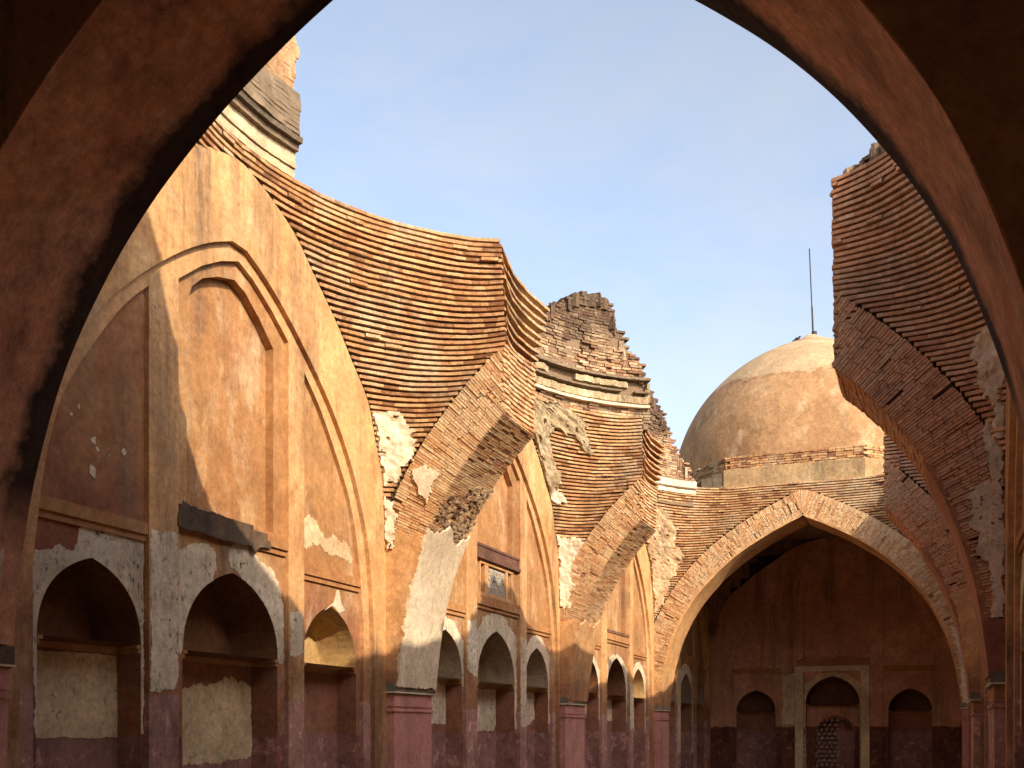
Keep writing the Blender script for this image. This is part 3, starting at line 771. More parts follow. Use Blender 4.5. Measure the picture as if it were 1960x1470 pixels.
patch(f2, [(.975, 3.2), (1.235, 3.15), (1.235, 1.62), (.975, 1.66)], dB, 'lime', tb2, seed=34)
patch(f2, [(-1.235, 3.25), (-.885, 3.3), (-.885, 2.42), (-1.235, 2.5)], dB, 'lime', tb2, seed=35)
patch(f2, [(-.73, 2.27), (.81, 2.27), (.81, 1.70), (.70, 1.57), (-.73, 1.55)], dC + .34, 'lime', tb2, seed=36, amp=.01)
patch(f2, [(-2.48, 2.27), (-1.32, 2.27), (-1.32, 1.68), (-2.48, 1.68)], dC + .27, 'lime', tb2, seed=37, amp=.008)
patch(f2, [(1.32, 2.27), (2.48, 2.27), (2.48, 1.8), (2.0, 1.62), (1.32, 1.6)], dC + .27, 'lime', tb2, seed=38, amp=.03)
# framed tablet
mb = MB()
fbox(mb, f2, -.67, .73, 4.22, 4.28, dC - .02, dD + .01); fbox(mb, f2, -.67, .73, 3.72, 3.78, dC - .01, dD + .01)
for a, b in ((-.67, -.62), (-.47, -.32), (.42, .50), (.66, .73)): fbox(mb, f2, a, b, 3.78, 4.22, dC - .012, dD + .01)
fr_t = finish('tablet_frame', mb, 'ochre_frame', tb2)
mb = MB(); fbox(mb, f2, -.29, .40, 3.79, 4.21, dC + .02, dD + .01)
tab = finish('carved_tablet', mb, 'stone', tb2, label='grey stone tablet with rows of carved script')
mb = MB(); rnd = random.Random(5)
for row in range(3):
    zc = 3.85 + row * .135
    u = -.26
    while u < .36:
        w = rnd.uniform(.03, .09); k = rnd.random(); n = 7
        pts = [(u + w * j / n, zc + (.05 * math.sin(k * 6 + j * .8) if k < .7 else .05 * (1 - j / n * 1.6))) for j in range(n + 1)]
        for a, b in zip(pts, pts[1:]):
            fbox(mb, f2, min(a[0], b[0]), max(a[0], b[0]) + .004, min(a[1], b[1]) - .007, max(a[1], b[1]) + .007, dC + .006, dC + .022)
        if k > .5: fbox(mb, f2, u + w * .4, u + w * .4 + .014, zc - .04, zc + .055, dC + .006, dC + .022)
        u += w + rnd.uniform(.0, .02)
finish('carved_script', mb, 'lattice', tab)
mb = MB(); fbox(mb, f2, -.852, .945, 4.28, 4.34, dC - .07, dD); fbox(mb, f2, -.852, .945, 4.34, 4.48, dC - .035, dD); fbox(mb, f2, -.852, .945, 4.48, 4.52, dC - .05, dD)
finish('stained_shelf', mb, 'stained', tb2)

tb3, f3, _ = bay_wall('L', 3, 'ochre arched wall of the farthest roofless bay, pale lime round three narrow looking niches', style=3, high=7.35)
surround(f3, tb3, -1.90, .595, 3.06, dC, .05, 3.15, 1.9, 1.8, seed=41)
surround(f3, tb3, 1.90, .595, 3.06, dC, .05, 3.2, 1.55, 1.5, seed=42, mat='white')
surround(f3, tb3, .04, .78, 3.20, dC, .08, 3.28, 1.75, 1.75, seed=43)
patch(f3, [(-.73, 2.27), (.81, 2.27), (.81, 1.80), (-.73, 1.78)], dC + .34, 'lime', tb3, seed=46, amp=.01)
patch(f3, [(-2.48, 2.27), (-1.32, 2.27), (-1.32, 1.9), (-2.48, 1.9)], dC + .27, 'lime_tan', tb3, seed=47, amp=.01)
patch(f3, [(1.32, 2.27), (2.48, 2.27), (2.48, 1.55), (1.9, 1.5), (1.32, 1.62)], dC + .27, 'white', tb3, seed=48, amp=.03)
patch(f3, [(.975, 2.7), (1.235, 2.65), (1.235, 1.62), (.975, 1.6)], dB, 'lime', tb3, seed=44)
mb = MB(); fbox(mb, f3, -.80, .90, 3.716, 3.78, dC - .05, dC); finish('stained_shelf', mb, 'stained', tb3)

tb4, f4, _ = bay_wall('L', 4, 'dim niche wall inside the domed far bay, left of its end wall', style=2, high=7.4)
surround(f4, tb4, .04, .78, 3.20, dC, .09, 3.45, .9, .9, seed=51)
patch(f4, [(-.73, 2.27), (.81, 2.27), (.81, .9), (-.73, .9)], dC + .34, 'lime', tb4, seed=52, amp=.01)
patch(f4, [(1.32, 2.27), (2.48, 2.27), (2.48, 1.75), (1.32, 1.8)], dC + .27, 'lime_tan', tb4, seed=53, amp=.02)
patch(f4, [(-1.235, 3.25), (-.885, 3.3), (-.885, 1.0), (-1.235, .9)], dB, 'lime', tb4, seed=54)
patch(f4, [(-2.48, 2.27), (-1.32, 2.27), (-1.32, .9), (-2.48, .9)], dC + .27, 'lime', tb4, seed=55, amp=.008)
tb0, f0, _ = bay_wall('L', 0, 'dim niche wall beside the camera, left side of the covered near bay', style=1, high=7.4)

# ---- right walls
RLAB = ['right wall of the covered near bay, cut by the right edge of the picture', 'tall mouldings of the nearest roofless bay seen edge on at the right of the picture',
        'right wall of the middle roofless bay hidden behind the first broken arch', 'right wall of the farthest roofless bay beside the domed bay', 'right wall inside the domed far bay']
for i in range(5):
    tr, frr, _ = bay_wall('R', i, RLAB[i], style=3, high=[7.45, 7.42, 7.5, 7.3, 7.4][i], door=True)
    if i in (1, 2):
        patch(frr, [(-1.235, 3.5), (-.885, 3.4), (-.885, 2.3), (-1.235, 2.2)], dB, 'lime', tr, seed=60 + i)
        surround(frr, tr, 1.90, .595, 3.06, dC, .05, 3.3, 1.6, 1.6, seed=62 + i)
        surround(frr, tr, -1.90, .595, 3.06, dC, .05, 3.3, 1.6, 1.6, seed=64 + i)

# ------------------------------------------------------------------ piers and capitals
def pier(k, left, parent, mat='pier', near=False, capmat='capital'):
    mb = MB(); f = (lambda a, b: (a, b)) if left else (lambda a, b: (HW - b, HW - a))
    x0, x1 = f(-1.2, 0.0); y0, y1 = YN[k], YF[k]
    mb.box(x0, x1, y0, y1, 0, 2.06)
    p = finish('pier', mb, mat, parent)
    mb = MB()
    x0, x1 = f(-.2, .035); mb.box(x0, x1, y0 - .035, y1 + .035, 2.085, 2.22)
    x0, x1 = f(-.2, .018); mb.box(x0, x1, y0 - .018, y1 + .018, 2.055, 2.085)
    finish('capital', mb, capmat, p)
    mb = MB()
    for z0, z1, e in ((1.83, 1.862, .022), (1.895, 1.915, .014)):
        x0, x1 = f(-.2, e); mb.box(x0, x1, y0 - e, y1 + e, z0, z1)
    finish('necking_band', mb, mat, p)
    mb = MB(); x0, x1 = f(-.2, .041); mb.box(x0, x1, y0 - .041, y1 + .041, 2.068, 2.084)
    finish('fillet', mb, 'white', p)
    return p

# ------------------------------------------------------------------ smooth plastered vaults over the two standing domed bays
def vault(bay, parent, mat='vault'):
    yc, L_ = CEN[bay], LEN[bay]; mb = MB(); NP = 120
    rows = []
    zs = [2.0 + .25 * i for i in range(int((7.6 - 2.0) / .25) + 1)] + [7.6]
    def pt(z, ph, r):
        cx_, cy_ = math.cos(ph), math.sin(ph)
        lim = min((3.5 + WA) / max(abs(cx_), 1e-6), (L_ / 2 + .02) / max(abs(cy_), 1e-6))
        clip = r >= lim - 1e-3; rr = min(r, lim)
        return (3.5 + cx_ * rr, yc + cy_ * rr, z), clip
    for z in zs:
        rows.append([pt(z, 2 * math.pi * i / NP, rad(z, L_)) for i in range(NP)])
    for a, b in zip(rows, rows[1:]):
        for i in range(NP):
            j = (i + 1) % NP; q = (a[i], a[j], b[j], b[i])
            if sum(x[1] for x in q) >= 4: continue
            mb.quad(*[x[0] for x in q])
    # spandrel plates on the two arch planes
    for sg, yy in ((-1, yc - L_ / 2), (1, yc + L_ / 2)):
        P = [arc(i * ALEN / 60, .012) for i in range(61)]
        out = [(p[0], p[1]) for p in P] + [(HW - p[0], p[1]) for p in P[::-1]]
        solid = (bay == 0 and sg < 0) or (bay == 4 and sg > 0)
        if solid: continue
        outline = [(-WA, 2.2)] + [(-WA, 7.6), (HW + WA, 7.6), (HW + WA, 2.2)] + out[::-1]
        tri = tessellate_polygon([[Vector((p[0], p[1], 0)) for p in outline]])
        i0 = len(mb.v); mb.v += [(p[0], yy - sg * .02, p[1]) for p in outline]
        for t in tri: mb.face([i0 + a for a in t])
    prev = None
    for j in range(15):
        a = j / 14 * math.pi / 2; r = 3.60 * math.cos(a); z = 7.6 + 3.4 * math.sin(a)
        row = [pt(z, 2 * math.pi * i / NP, max(r, .02))[0] for i in range(NP)]
        if prev:
            for i in range(NP): mb.quad(prev[i], prev[(i + 1) % NP], row[(i + 1) % NP], row[i])
        prev = row
    finish('vault', mb, mat, parent, recalc=False)

# ------------------------------------------------------------------ near intact arch
na_ = thing('standing_arch', 'large dark pointed arch that frames the whole view, plastered reddish brown', 'arch', (3.5, 5.34, 0))
for left in (True, False):
    ring(0, left, None, na_, mat='brick_red', front=False, back=True, soffit=False)
    soffit_strip(0, left, .24, ALEN, na_, 'near', off=.006, ragtop=0)
    pier(0, left, na_, mat='pier', capmat='burnt')
    course_stack(0, left, None, z0=3.6, z1=7.5 if left else 6.9, parent=na_, mat='brick')
mb = MB(); mb.hexa([(4.5, 5.0, 6.7), (7.1, 5.0, 6.7), (7.1, 5.86, 6.7), (4.5, 5.86, 6.7), (4.5, 5.0, 6.88), (7.1, 5.0, 7.58), (7.1, 5.86, 7.58), (4.5, 5.86, 6.88)]); finish('shadow_wall_head', mb, 'rubble', na_)  # unseen sloping block, shaped so its shadow edge falls right on the left wall
soffit_strip(0, True, .25, .95, na_, 'lime', off=-.012, ya=5.30, yb=5.74, ragtop=.10, name='lime_patch', seed=14)
# near bay shell
nb = thing('covered_bay', 'dark vaulted bay the photographer stands in, seen as black corners of the picture', 'building', (3.5, 1.84, 0))
vault(0, nb)
mb = MB()
for a, b, z0 in ((-1.8, 1.0, 0), (2.2, 2.5, 0), (4.5, 4.8, 0), (6.0, 8.8, 0), (1.0, 2.2, 2.5), (2.5, 4.5, 3.3), (4.8, 6.0, 2.5)): mb.box(a, b, -2.3, -1.11, z0, 8.2)  # openings added behind the camera so sunlight bounces onto the near arch
finish('back_wall', mb, 'vault', nb)
# domes
def dome(cx_, cy_, parent, R0=3.8, ap=3.98):
    mb = MB(); NP = 128; rows = []
    NZ = 46
    for j in range(NZ + 1):
        t = j / NZ; z = 7.7 + (12.20 - 7.7) * (1 - (1 - t) ** 1.6) * .972
        tt = (z - 7.7) / (12.20 - 7.7)
        r = R0 * max(0, 1 - tt ** 2.4) ** (1 / 1.6) if tt < 1 else 0
        r = max(r, .10)
        rows.append([(cx_ + math.cos(a) * r * (1 + .006 * mn.noise(Vector((math.cos(a) * 2, math.sin(a) * 2, z)))), cy_ + math.sin(a) * r * (1 + .006 * mn.noise(Vector((math.cos(a) * 2, math.sin(a) * 2, z)))), z) for a in (2 * math.pi * i / NP for i in range(NP))])
    for z, r in ((12.10, .72), (12.20, .46), (12.30, .28), (12.38, .18), (12.41, .05)):
        rows.append([(cx_ + math.cos(a) * r, cy_ + math.sin(a) * r, z) for a in (2 * math.pi * i / NP for i in range(NP))])
    idx = [[mb.vert(p) for p in row] for row in rows]
    for a, b in zip(idx, idx[1:]):
        for i in range(NP): mb.face((a[i], a[(i + 1) % NP], b[(i + 1) % NP], b[i]))
    mb.face(tuple(idx[-1]))
    finish('dome_shell', mb, 'dome', parent, smooth=True)
    # octagonal base: pale plaster below, brick above
    def octo(ap): 
        Rr = ap / math.cos(math.pi / 8); return [(cx_ + Rr * math.cos(math.pi / 8 + i * math.pi / 4), cy_ + Rr * math.sin(math.pi / 8 + i * math.pi / 4)) for i in range(8)]
    mb = MB(); mb.prism(octo(ap), 7.36, 7.95); db = finish('octagonal_base', mb, 'basecoat', parent)
    mb = MB(); z = 7.951; row = 0
    while z < 8.27:
        O = octo(ap - .09)
        for i in range(8):
            a, b = O[i], O[(i + 1) % 8]; L_ = math.dist(a, b); s = (row % 2) * .1
            ux, uy = (b[0] - a[0]) / L_, (b[1] - a[1]) / L_; nx, ny = uy, -ux
            while s < L_ - .02:
                e = min(L_, s + random.uniform(.16, .23)); o = random.uniform(-.02, .015)
                p = [(a[0] + ux * s + nx * o, a[1] + uy * s + ny * o), (a[0] + ux * (e - .012) + nx * o, a[1] + uy * (e - .012) + ny * o)]
                q = [(x - nx * .15, y - ny * .15) for x, y in p[::-1]]
                P = p + q; mb.hexa([(x, y, z) for x, y in P] + [(x, y, z + .047) for x, y in P], random.random()); s = e
        z += .058; row += 1
    mb.prism(octo(ap - .12), 7.95, 8.25, r=-1)
    finish('brick_band', mb, 'brick', db)
nd = thing('plastered_dome', 'plastered dome over the bay above the camera, outside the picture', 'dome', (3.5, 1.84, 7.4)); dome(3.4, 0.95, nd, 3.4, 3.35)

# ------------------------------------------------------------------ broken arches
def backg1(z): return lerp_tab(z, [5.4, 6.0, 6.6, 7.3, 7.6], [0, .12, .45, .80, 1.0])
def rubble_top(parent, k, left, xb, ztop, n=260, name='rubble_top', spread=.25, y1=None, x0=-.6):
    mb = MB(); mir = (lambda x: x) if left else (lambda x: HW - x)
    y1 = YF[k] + .8 if y1 is None else y1
    for i in range(n):
        x = random.uniform(x0, xb - .15); y = random.uniform(YN[k] + .15, y1); s = random.uniform(.05, .13)
        hgt = spread * (.3 + .7 * max(0, 1 - abs((y - (YN[k] + y1) / 2) / ((y1 - YN[k]) / 2)) ** 2))
        z = ztop + random.uniform(-.05, hgt); a = random.uniform(0, 3.14)
        ca, sa = math.cos(a) * s, math.sin(a) * s; h = random.uniform(.03, .06)
        P = [(mir(x) + ca, y + sa), (mir(x) - sa * .6, y + ca * .6), (mir(x) - ca, y - sa), (mir(x) + sa * .6, y - ca * .6)]
        mb.hexa([(p[0], p[1], ztop - .1) for p in P] + [(p[0], p[1], z + h + random.uniform(-.02, .02)) for p in P], random.random())
    return finish(name, mb, 'rubble', parent)

# first arch, left stub
XL1 = 1.53
s1 = thing('broken_arch', 'left stub of the nearest broken arch, fanning ribbed brick courses above a whitewashed curve', 'arch', (0, 12.48, 0))
course_stack(1, True, XL1, z0=4.2, z1=7.50, backg=backg1, parent=s1, mat='brick', tooth=.15, alt=.13)
def keep1(p, w): return True
ring(1, True, XL1, s1, mat='ringbrick', s0=.1)
SA = lambda z: next(AD[i] for i in range(len(AP)) if AP[i][1] >= z)
soffit_strip(1, True, .16, SA(4.15), s1, 'white', off=-.035, ragtop=.07, seed=3, name='whitewashed_soffit', ragbot=.02)
pier(1, True, s1)
# second arch, left stub
XL2 = 1.47
s2 = thing('broken_arch', 'left stub of the second broken arch, ribbed brick above a plain ochre plastered foot', 'arch', (0, 19.2, 0))
def backg2(z): return lerp_tab(z, [5.5, 6.0, 6.6, 7.3, 7.6], [0, .35, .8, 1.1, 1.2])
course_stack(2, True, XL2, z0=3.9, z1=7.28, backg=backg2, parent=s2, mat='brick', tooth=.13, alt=.10)
ring(2, True, XL2, s2, mat='ringbrick', s0=.1)
soffit_strip(2, True, .16, SA(3.6), s2, 'ochre_frame', off=-.035, ragtop=.08, seed=5, ragbot=.01)
pier(2, True, s2)
# right stubs
XR1 = HW - 5.40
r1 = thing('broken_arch', 'right stub of the nearest broken arch, dark shaded red brick overhanging from the right', 'arch', (7, 12.48, 0))
course_stack(1, False, XR1, z0=4.2, z1=7.52, backg=lambda z: .0, parent=r1, mat='brick_red', tooth=.035)
ring(1, False, XR1, r1, mat='brick_red', s0=.1, amp=.006)
pier(1, False, r1, mat='ochre_frame')
rubble_top(r1, 1, False, XR1, 7.52, spread=.34, n=420, y1=13.2)
XR2 = HW - 5.62
r2 = thing('broken_arch', 'right stub of the second broken arch, lower and seen beneath the nearer right stub', 'arch', (7, 19.2, 0))
course_stack(2, False, XR2, z0=4.2, z1=6.9, backg=lambda z: .0, parent=r2, mat='brick_red', tooth=.035)
ring(2, False, XR2, r2, mat='brick_red', s0=.1, amp=.006)
pier(2, False, r2, mat='ochre_frame')

# plaster coats and patches on the stubs
face_coat(1, True, [(-.30, 2.2), (.03, 2.2), (.09, 2.63), (.21, 3.29), (.40, 3.88), (.36, 4.1), (.22, 4.05), (.05, 4.15), (-.1, 4.0), (-.30, 3.95)], s1, 'ochre', name='plaster_coat', seed=71)
def pend_patch(k, bay, left, pts, parent, mat, side=1, off=.022, seed=0, name='plaster_patch', label=None, thick=.02):
    """lime patch left on a pendentive; pts polygon in (arc distance from the wall, z)"""
    P = rag(pts, .035, .06, True, seed); cs = .022
    mir = (lambda x: x) if left else (lambda x: HW - x)
    def inside(x, y):
        c = False; n = len(P); j = n - 1
        for i in range(n):
            if (P[i][1] > y) != (P[j][1] > y) and x < (P[j][0] - P[i][0]) * (y - P[i][1]) / (P[j][1] - P[i][1] + 1e-12) + P[i][0]: c = not c
            j = i
        return c
    yc, L_ = CEN[bay], LEN[bay]
    def pos(s, z, o):
        r = rad(z, L_) - o; x0 = -WA + o; pts_ = []; x = x0; d = 0; y = smin(L_ / 2 + .03 - o, math.sqrt(max(r * r - (3.5 - x) ** 2, 0)))
        # walk along the plan curve
        px, py = x, y; N = 60
        for i in range(1, N + 1):
            nx = x0 + 1.8 * (i / N) ** 2; ny = smin(L_ / 2 + .03 - o, math.sqrt(max(r * r - (3.5 - nx) ** 2, 0)))
            l = math.hypot(nx - px, ny - py)
            if d + l >= s: t = (s - d) / (l + 1e-9); return (mir(px + (nx - px) * t), yc + side * (py + (ny - py) * t), z)
            d += l; px, py = nx, ny
        return (mir(px), yc + side * py, z)
    u0, u1 = min(p[0] for p in P), max(p[0] for p in P); v0, v1 = min(p[1] for p in P), max(p[1] for p in P)
    nu, nv = int((u1 - u0) / cs) + 2, int((v1 - v0) / cs) + 2; mb = MB(); vid = {}
    def vtx(i, j, back):
        key = (i, j, back)
        if key not in vid:
            s, z = u0 + i * cs, v0 + j * cs
            o = off + .03 * mn.noise(Vector((s * 5, z * 5, seed))) + .015 * mn.noise(Vector((s * 14, z * 14, seed))) - (thick + .03 if back else 0)
            vid[key] = mb.vert(pos(max(0, s), z, o))
        return vid[key]
    cell = {(i, j) for i in range(nu) for j in range(nv) if inside(u0 + (i + .5) * cs, v0 + (j + .5) * cs) and mn.noise(Vector((i * .20, j * .20, seed + 9))) > -.46}
    for i, j in cell:
        mb.face((vtx(i, j, 0), vtx(i + 1, j, 0), vtx(i + 1, j + 1, 0), vtx(i, j + 1, 0)))
        for di, dj, a, b in ((-1, 0, (i, j), (i, j + 1)), (1, 0, (i + 1, j), (i + 1, j + 1)), (0, -1, (i, j), (i + 1, j)), (0, 1, (i, j + 1), (i + 1, j + 1))):
            if (i + di, j + dj) not in cell: mb.face((vtx(*a, 0), vtx(*b, 0), vtx(*b, 1), vtx(*a, 1)))
    if cell: return finish(name, mb, mat, parent, recalc=False, label=label)
pend_patch(1, 1, True, [(.02, 5.55), (.35, 5.60), (.50, 5.3), (.42, 5.05), (.30, 4.95), (.18, 4.75), (.02, 4.7)], s1, 'white', seed=81)
pend_patch(1, 1, True, [(.0, 4.55), (.12, 4.5), (.10, 3.9), (.02, 3.9)], s1, 'white', seed=82)
pend_patch(2, 2, True, [(.0, 6.5), (.3, 6.45), (.35, 6.2), (.2, 6.0), (.3, 5.8), (.0, 5.75)], s2, 'lime', seed=83)
pend_patch(2, 2, True, [(.0, 5.2), (.4, 5.15), (.62, 5.0), (.5, 4.7), (.36, 4.4), (.2, 3.9), (.0, 3.9)], s2, 'white', seed=84)
pend_patch(2, 2, True, [(.02, 7.28), (1.62, 7.28), (1.55, 7.08), (1.38, 6.9), (1.33, 6.62), (1.18, 6.60), (1.14, 6.88), (.9, 6.86), (.7, 6.95), (.45, 6.80), (.35, 6.62), (.30, 6.40), (.38, 6.2), (.22, 6.0), (.02, 5.9)], s2, 'lumpy', seed=85, off=.05)
face_coat(1, True, [(.28, 4.9), (.45, 4.95), (.62, 4.85), (.55, 4.6), (.48, 4.45), (.36, 4.7)], s1, 'white', seed=86, amp=.025)
face_coat(1, False, [(.02, 5.75), (.18, 5.8), (.30, 5.6), (.22, 5.2), (.08, 5.05), (-.05, 5.1), (-.08, 5.6)], r1, 'lime', seed=87, y=11.93)
face_coat(1, False, [(-.1, 4.95), (.05, 4.9), (.1, 4.5), (.02, 4.2), (-.08, 4.1)], r1, 'lime', seed=88)
face_coat(1, False, [(-.08, 4.2), (.10, 4.15), (.28, 4.05), (.20, 3.9), (.24, 3.75), (.12, 3.65), (.17, 3.45), (.05, 3.35), (.03, 2.75), (-.08, 2.75)], r1, 'lime', seed=89)
face_coat(1, False, [(-.12, 2.75), (.10, 2.75), (.03, 2.2), (-.12, 2.2)], r1, 'niche_low', seed=90, amp=.004, name='plaster_coat')
face_coat(2, True, [(-.30, 2.2), (.03, 2.2), (.09, 2.63), (.21, 3.29), (.30, 3.58), (.1, 3.66), (-.05, 3.62), (-.30, 3.6)], s2, 'ochre_frame', name='plaster_coat', seed=91)
face_coat(2, False, [(-.30, 2.2), (.03, 2.2), (.09, 2.63), (.21, 3.29), (.36, 3.8), (.1, 3.9), (-.05, 3.75), (-.30, 3.7)], r2, 'ochre_frame', name='plaster_coat', seed=92)
soffit_strip(1, False, .16, SA(4.4), r1, 'near2', off=-.03, ragtop=.02, seed=15, ragbot=.01)
soffit_strip(2, False, .16, SA(4.6), r2, 'near2', off=-.03, ragtop=.02, seed=16, ragbot=.01)

# rubble between whitewash and brick on the first stub's soffit
mb = MB(); rnd = random.Random(11)
for i in range(520):
    s = rnd.uniform(SA(3.95), SA(4.95)); y = rnd.uniform(YN[1] + .02, YF[1] - .02)
    if s > SA(4.55) + .4 * (y - YN[1]) - .1 + .1 * rnd.random(): continue
    w = rnd.uniform(.02, .055); o = -rnd.uniform(.0, .035)
    x, z = arc(s, o); x2, z2 = arc(s, .06); a = rnd.uniform(-.6, .6)
    tx, tz = arc(s + .1)[0] - arc(s)[0], arc(s + .1)[1] - arc(s)[1]; tl = math.hypot(tx, tz); tx /= tl; tz /= tl
    h = rnd.uniform(.012, .03); ca = w * math.cos(a); sa = w * math.sin(a)
    q = [(-ca, -h - sa * .4), (ca, -h + sa * .4), (ca, h + sa * .4), (-ca, h - sa * .4)]
    P = [(x + tx * b_, y + a_, z + tz * b_) for a_, b_ in q] + [(x2 + tx * b_, y + a_, z2 + tz * b_) for a_, b_ in q]
    mb.hexa(P, rnd.random())
finish('rubble_core', mb, 'rubble', s1)

# ------------------------------------------------------------------ far intact arch
fa = thing('standing_arch', 'far whole pointed arch with a ring of radial brick, opening into the dark domed bay', 'arch', (3.5, 26.28, 0))
for left in (True, False):
    ring(3, left, None, fa, mat='ringbrick', s0=.1, soffit=False)
    soffit_strip(3, left, .10, ALEN, fa, 'ochre_frame', off=-.008, ragtop=0, seed=21)
    pier(3, left, fa)
    course_stack(3, left, None, z0=3.7, z1=7.42, parent=fa, mat='brick')
face_coat(3, False, [(-.30, 2.2), (.02, 2.2), (.05, 2.9), (.14, 3.5), (.25, 3.9), (.10, 4.0), (-.05, 3.8), (-.30, 3.8)], fa, 'lime', seed=101, amp=.03)
face_coat(3, True, [(-.30, 2.2), (.02, 2.2), (.06, 2.6), (.10, 2.9), (-.02, 3.0), (-.30, 3.1)], fa, 'ochre', seed=102, name='plaster_coat')
pend_patch(3, 3, True, [(.0, 7.1), (.5, 7.1), (.95, 6.9), (1.2, 6.5), (.85, 6.25), (1.0, 5.9), (.7, 5.6), (.45, 5.2), (.25, 4.7), (.0, 4.5)], fa, 'lumpy_pale', seed=103, off=.03)

db_ = thing('domed_bay', 'far covered bay under the plastered dome, dark inside with three niches on its end wall', 'building', (3.5, 29.8, 0))
vault(4, db_)
mb = MB()
hole = [(3.5 + 3.5 * math.cos(2 * math.pi * i / 48), 29.8 + 3.5 * math.sin(2 * math.pi * i / 48)) for i in range(48)]
outer = [(-1.7, 26.3), (8.7, 26.3), (8.7, 34.2), (-1.7, 34.2)]
for zz in (7.40, 7.62):
    tri = tessellate_polygon([[Vector((*p, 0)) for p in outer], [Vector((*p, 0)) for p in hole]]); i0 = len(mb.v); al = outer + hole
    mb.v += [(p[0], p[1], zz) for p in al]
    for t in tri: mb.face([i0 + a for a in t])
for a, b in zip(outer, outer[1:] + outer[:1]): mb.quad((*a, 7.4), (*b, 7.4), (*b, 7.62), (*a, 7.62))
finish('roof', mb, 'grey', db_)
# low parapet, on the wall above the far arch
mb = MB(); mb.box(-1.6, 8.6, 25.95, 26.28, 7.40, 7.50); mb.box(-.4, 2.0, 25.9, 26.2, 7.50, 7.56)
finish('roof_edge', mb, 'cornice', db_)
fd = thing('plastered_dome', 'large pale ochre plastered dome with a pointed crown, standing beyond the far arch', 'dome', (3.25, 29.85, 7.4)); dome(3.25, 29.85, fd)
# mouldy block left of the octagon front
mb = MB(); rnd = random.Random(3)
for i in range(160):
    x = rnd.uniform(.35, 1.75); y = rnd.uniform(25.95, 26.6); h = .12 + .38 * max(0, (x - .3) / 1.45) ** 1.5; s = rnd.uniform(.06, .14)
    mb.box(x - s, x + s, y - s, y + s, 7.42, 7.5 + h * rnd.uniform(.75, 1.05), rnd.random())
finish('mouldy_shoulder', mb, 'mould_shade', fd)

# iron rod
mb = MB(); 
def tube(mb, a, b, r, n=8):
    a, b = Vector(a), Vector(b); d = (b - a).normalized(); u = d.orthogonal().normalized(); w = d.cross(u)
    i0 = len(mb.v)
    for p in (a, b):
        for i in range(n): mb.v.append(tuple(p + (u * math.cos(2 * math.pi * i / n) + w * math.sin(2 * math.pi * i / n)) * r))
    for i in range(n): mb.face((i0 + i, i0 + (i + 1) % n, i0 + n + (i + 1) % n, i0 + n + i))
    mb.face([i0 + i for i in range(n)]); mb.face([i0 + n + i for i in range(n)])
tube(mb, (3.30, 29.85, 12.40), (3.20, 29.85, 14.80), .016); tube(mb, (3.30, 29.85, 12.40), (3.27, 29.85, 13.2), .024)
tube(mb, (3.33, 29.85, 12.36), (3.33, 29.85, 12.50), .07)
ro = finish('lightning_rod', mb, 'iron'); ro['label'] = 'thin dark iron rod rising from the crown of the far dome'; ro['category'] = 'rod'
# small bird beside the rod
mb = MB()
import bmesh
bm = bmesh.new(); bmesh.ops.create_icosphere(bm, subdivisions=2, radius=.045)
for v in bm.verts: v.co.x *= 1.6; v.co.z += .03 * v.co.x
bm.verts.ensure_lookup_table(); base = len(mb.v); mb.v += [(2.92 + v.co.x, 29.5 + v.co.y, 12.24 + v.co.z) for v in bm.verts]
for f_ in bm.faces: mb.face([base + v.index for v in f_.verts])
bm.free()
bm = bmesh.new(); bmesh.ops.create_icosphere(bm, subdivisions=2, radius=.03); base = len(mb.v); mb.v += [(2.92 + .06 + v.co.x, 29.5 + v.co.y, 12.285 + v.co.z) for v in bm.verts]
for f_ in bm.faces: mb.face([base + v.index for v in f_.verts])
bm.free()
tube(mb, (2.88, 29.5, 12.23), (2.79, 29.5, 12.20), .016); tube(mb, (2.92, 29.5, 12.22), (2.93, 29.5, 12.12), .008); tube(mb, (3.0, 29.5, 12.285), (3.03, 29.5, 12.28), .008)
bo = finish('bird', mb, 'iron'); bo['label'] = 'tiny dark bird perched beside the crown of the far dome'; bo['category'] = 'bird'

# end wall
te, fe, _ = bay_wall('E', 4, 'dark end wall of the domed bay with three niches and a pale framed prayer niche', name='end_wall', s=1.17, style=5, high=7.5)
mb = MB()
for a, b, z0, z1 in ((-1.04, -.80, .0, 3.34), (.86, 1.10, .0, 3.34), (-1.04, 1.10, 3.34, 3.50)): fbox(mb, fe, a, b, z0, z1, dC - .10, dC + .02)
finish('niche_frame', mb, 'lime_tan', te)
surround(fe, te, .04, .78, 3.20, dC, .03, 3.3, .4, .4, seed=111, mat='lime_tan')
for sg in (-1,):
    patch(fe, [(-1.42, 3.2), (-1.06, 3.3), (-1.06, 1.75), (-1.42, 1.75)], dC - .056, 'lime_tan', te, seed=112)
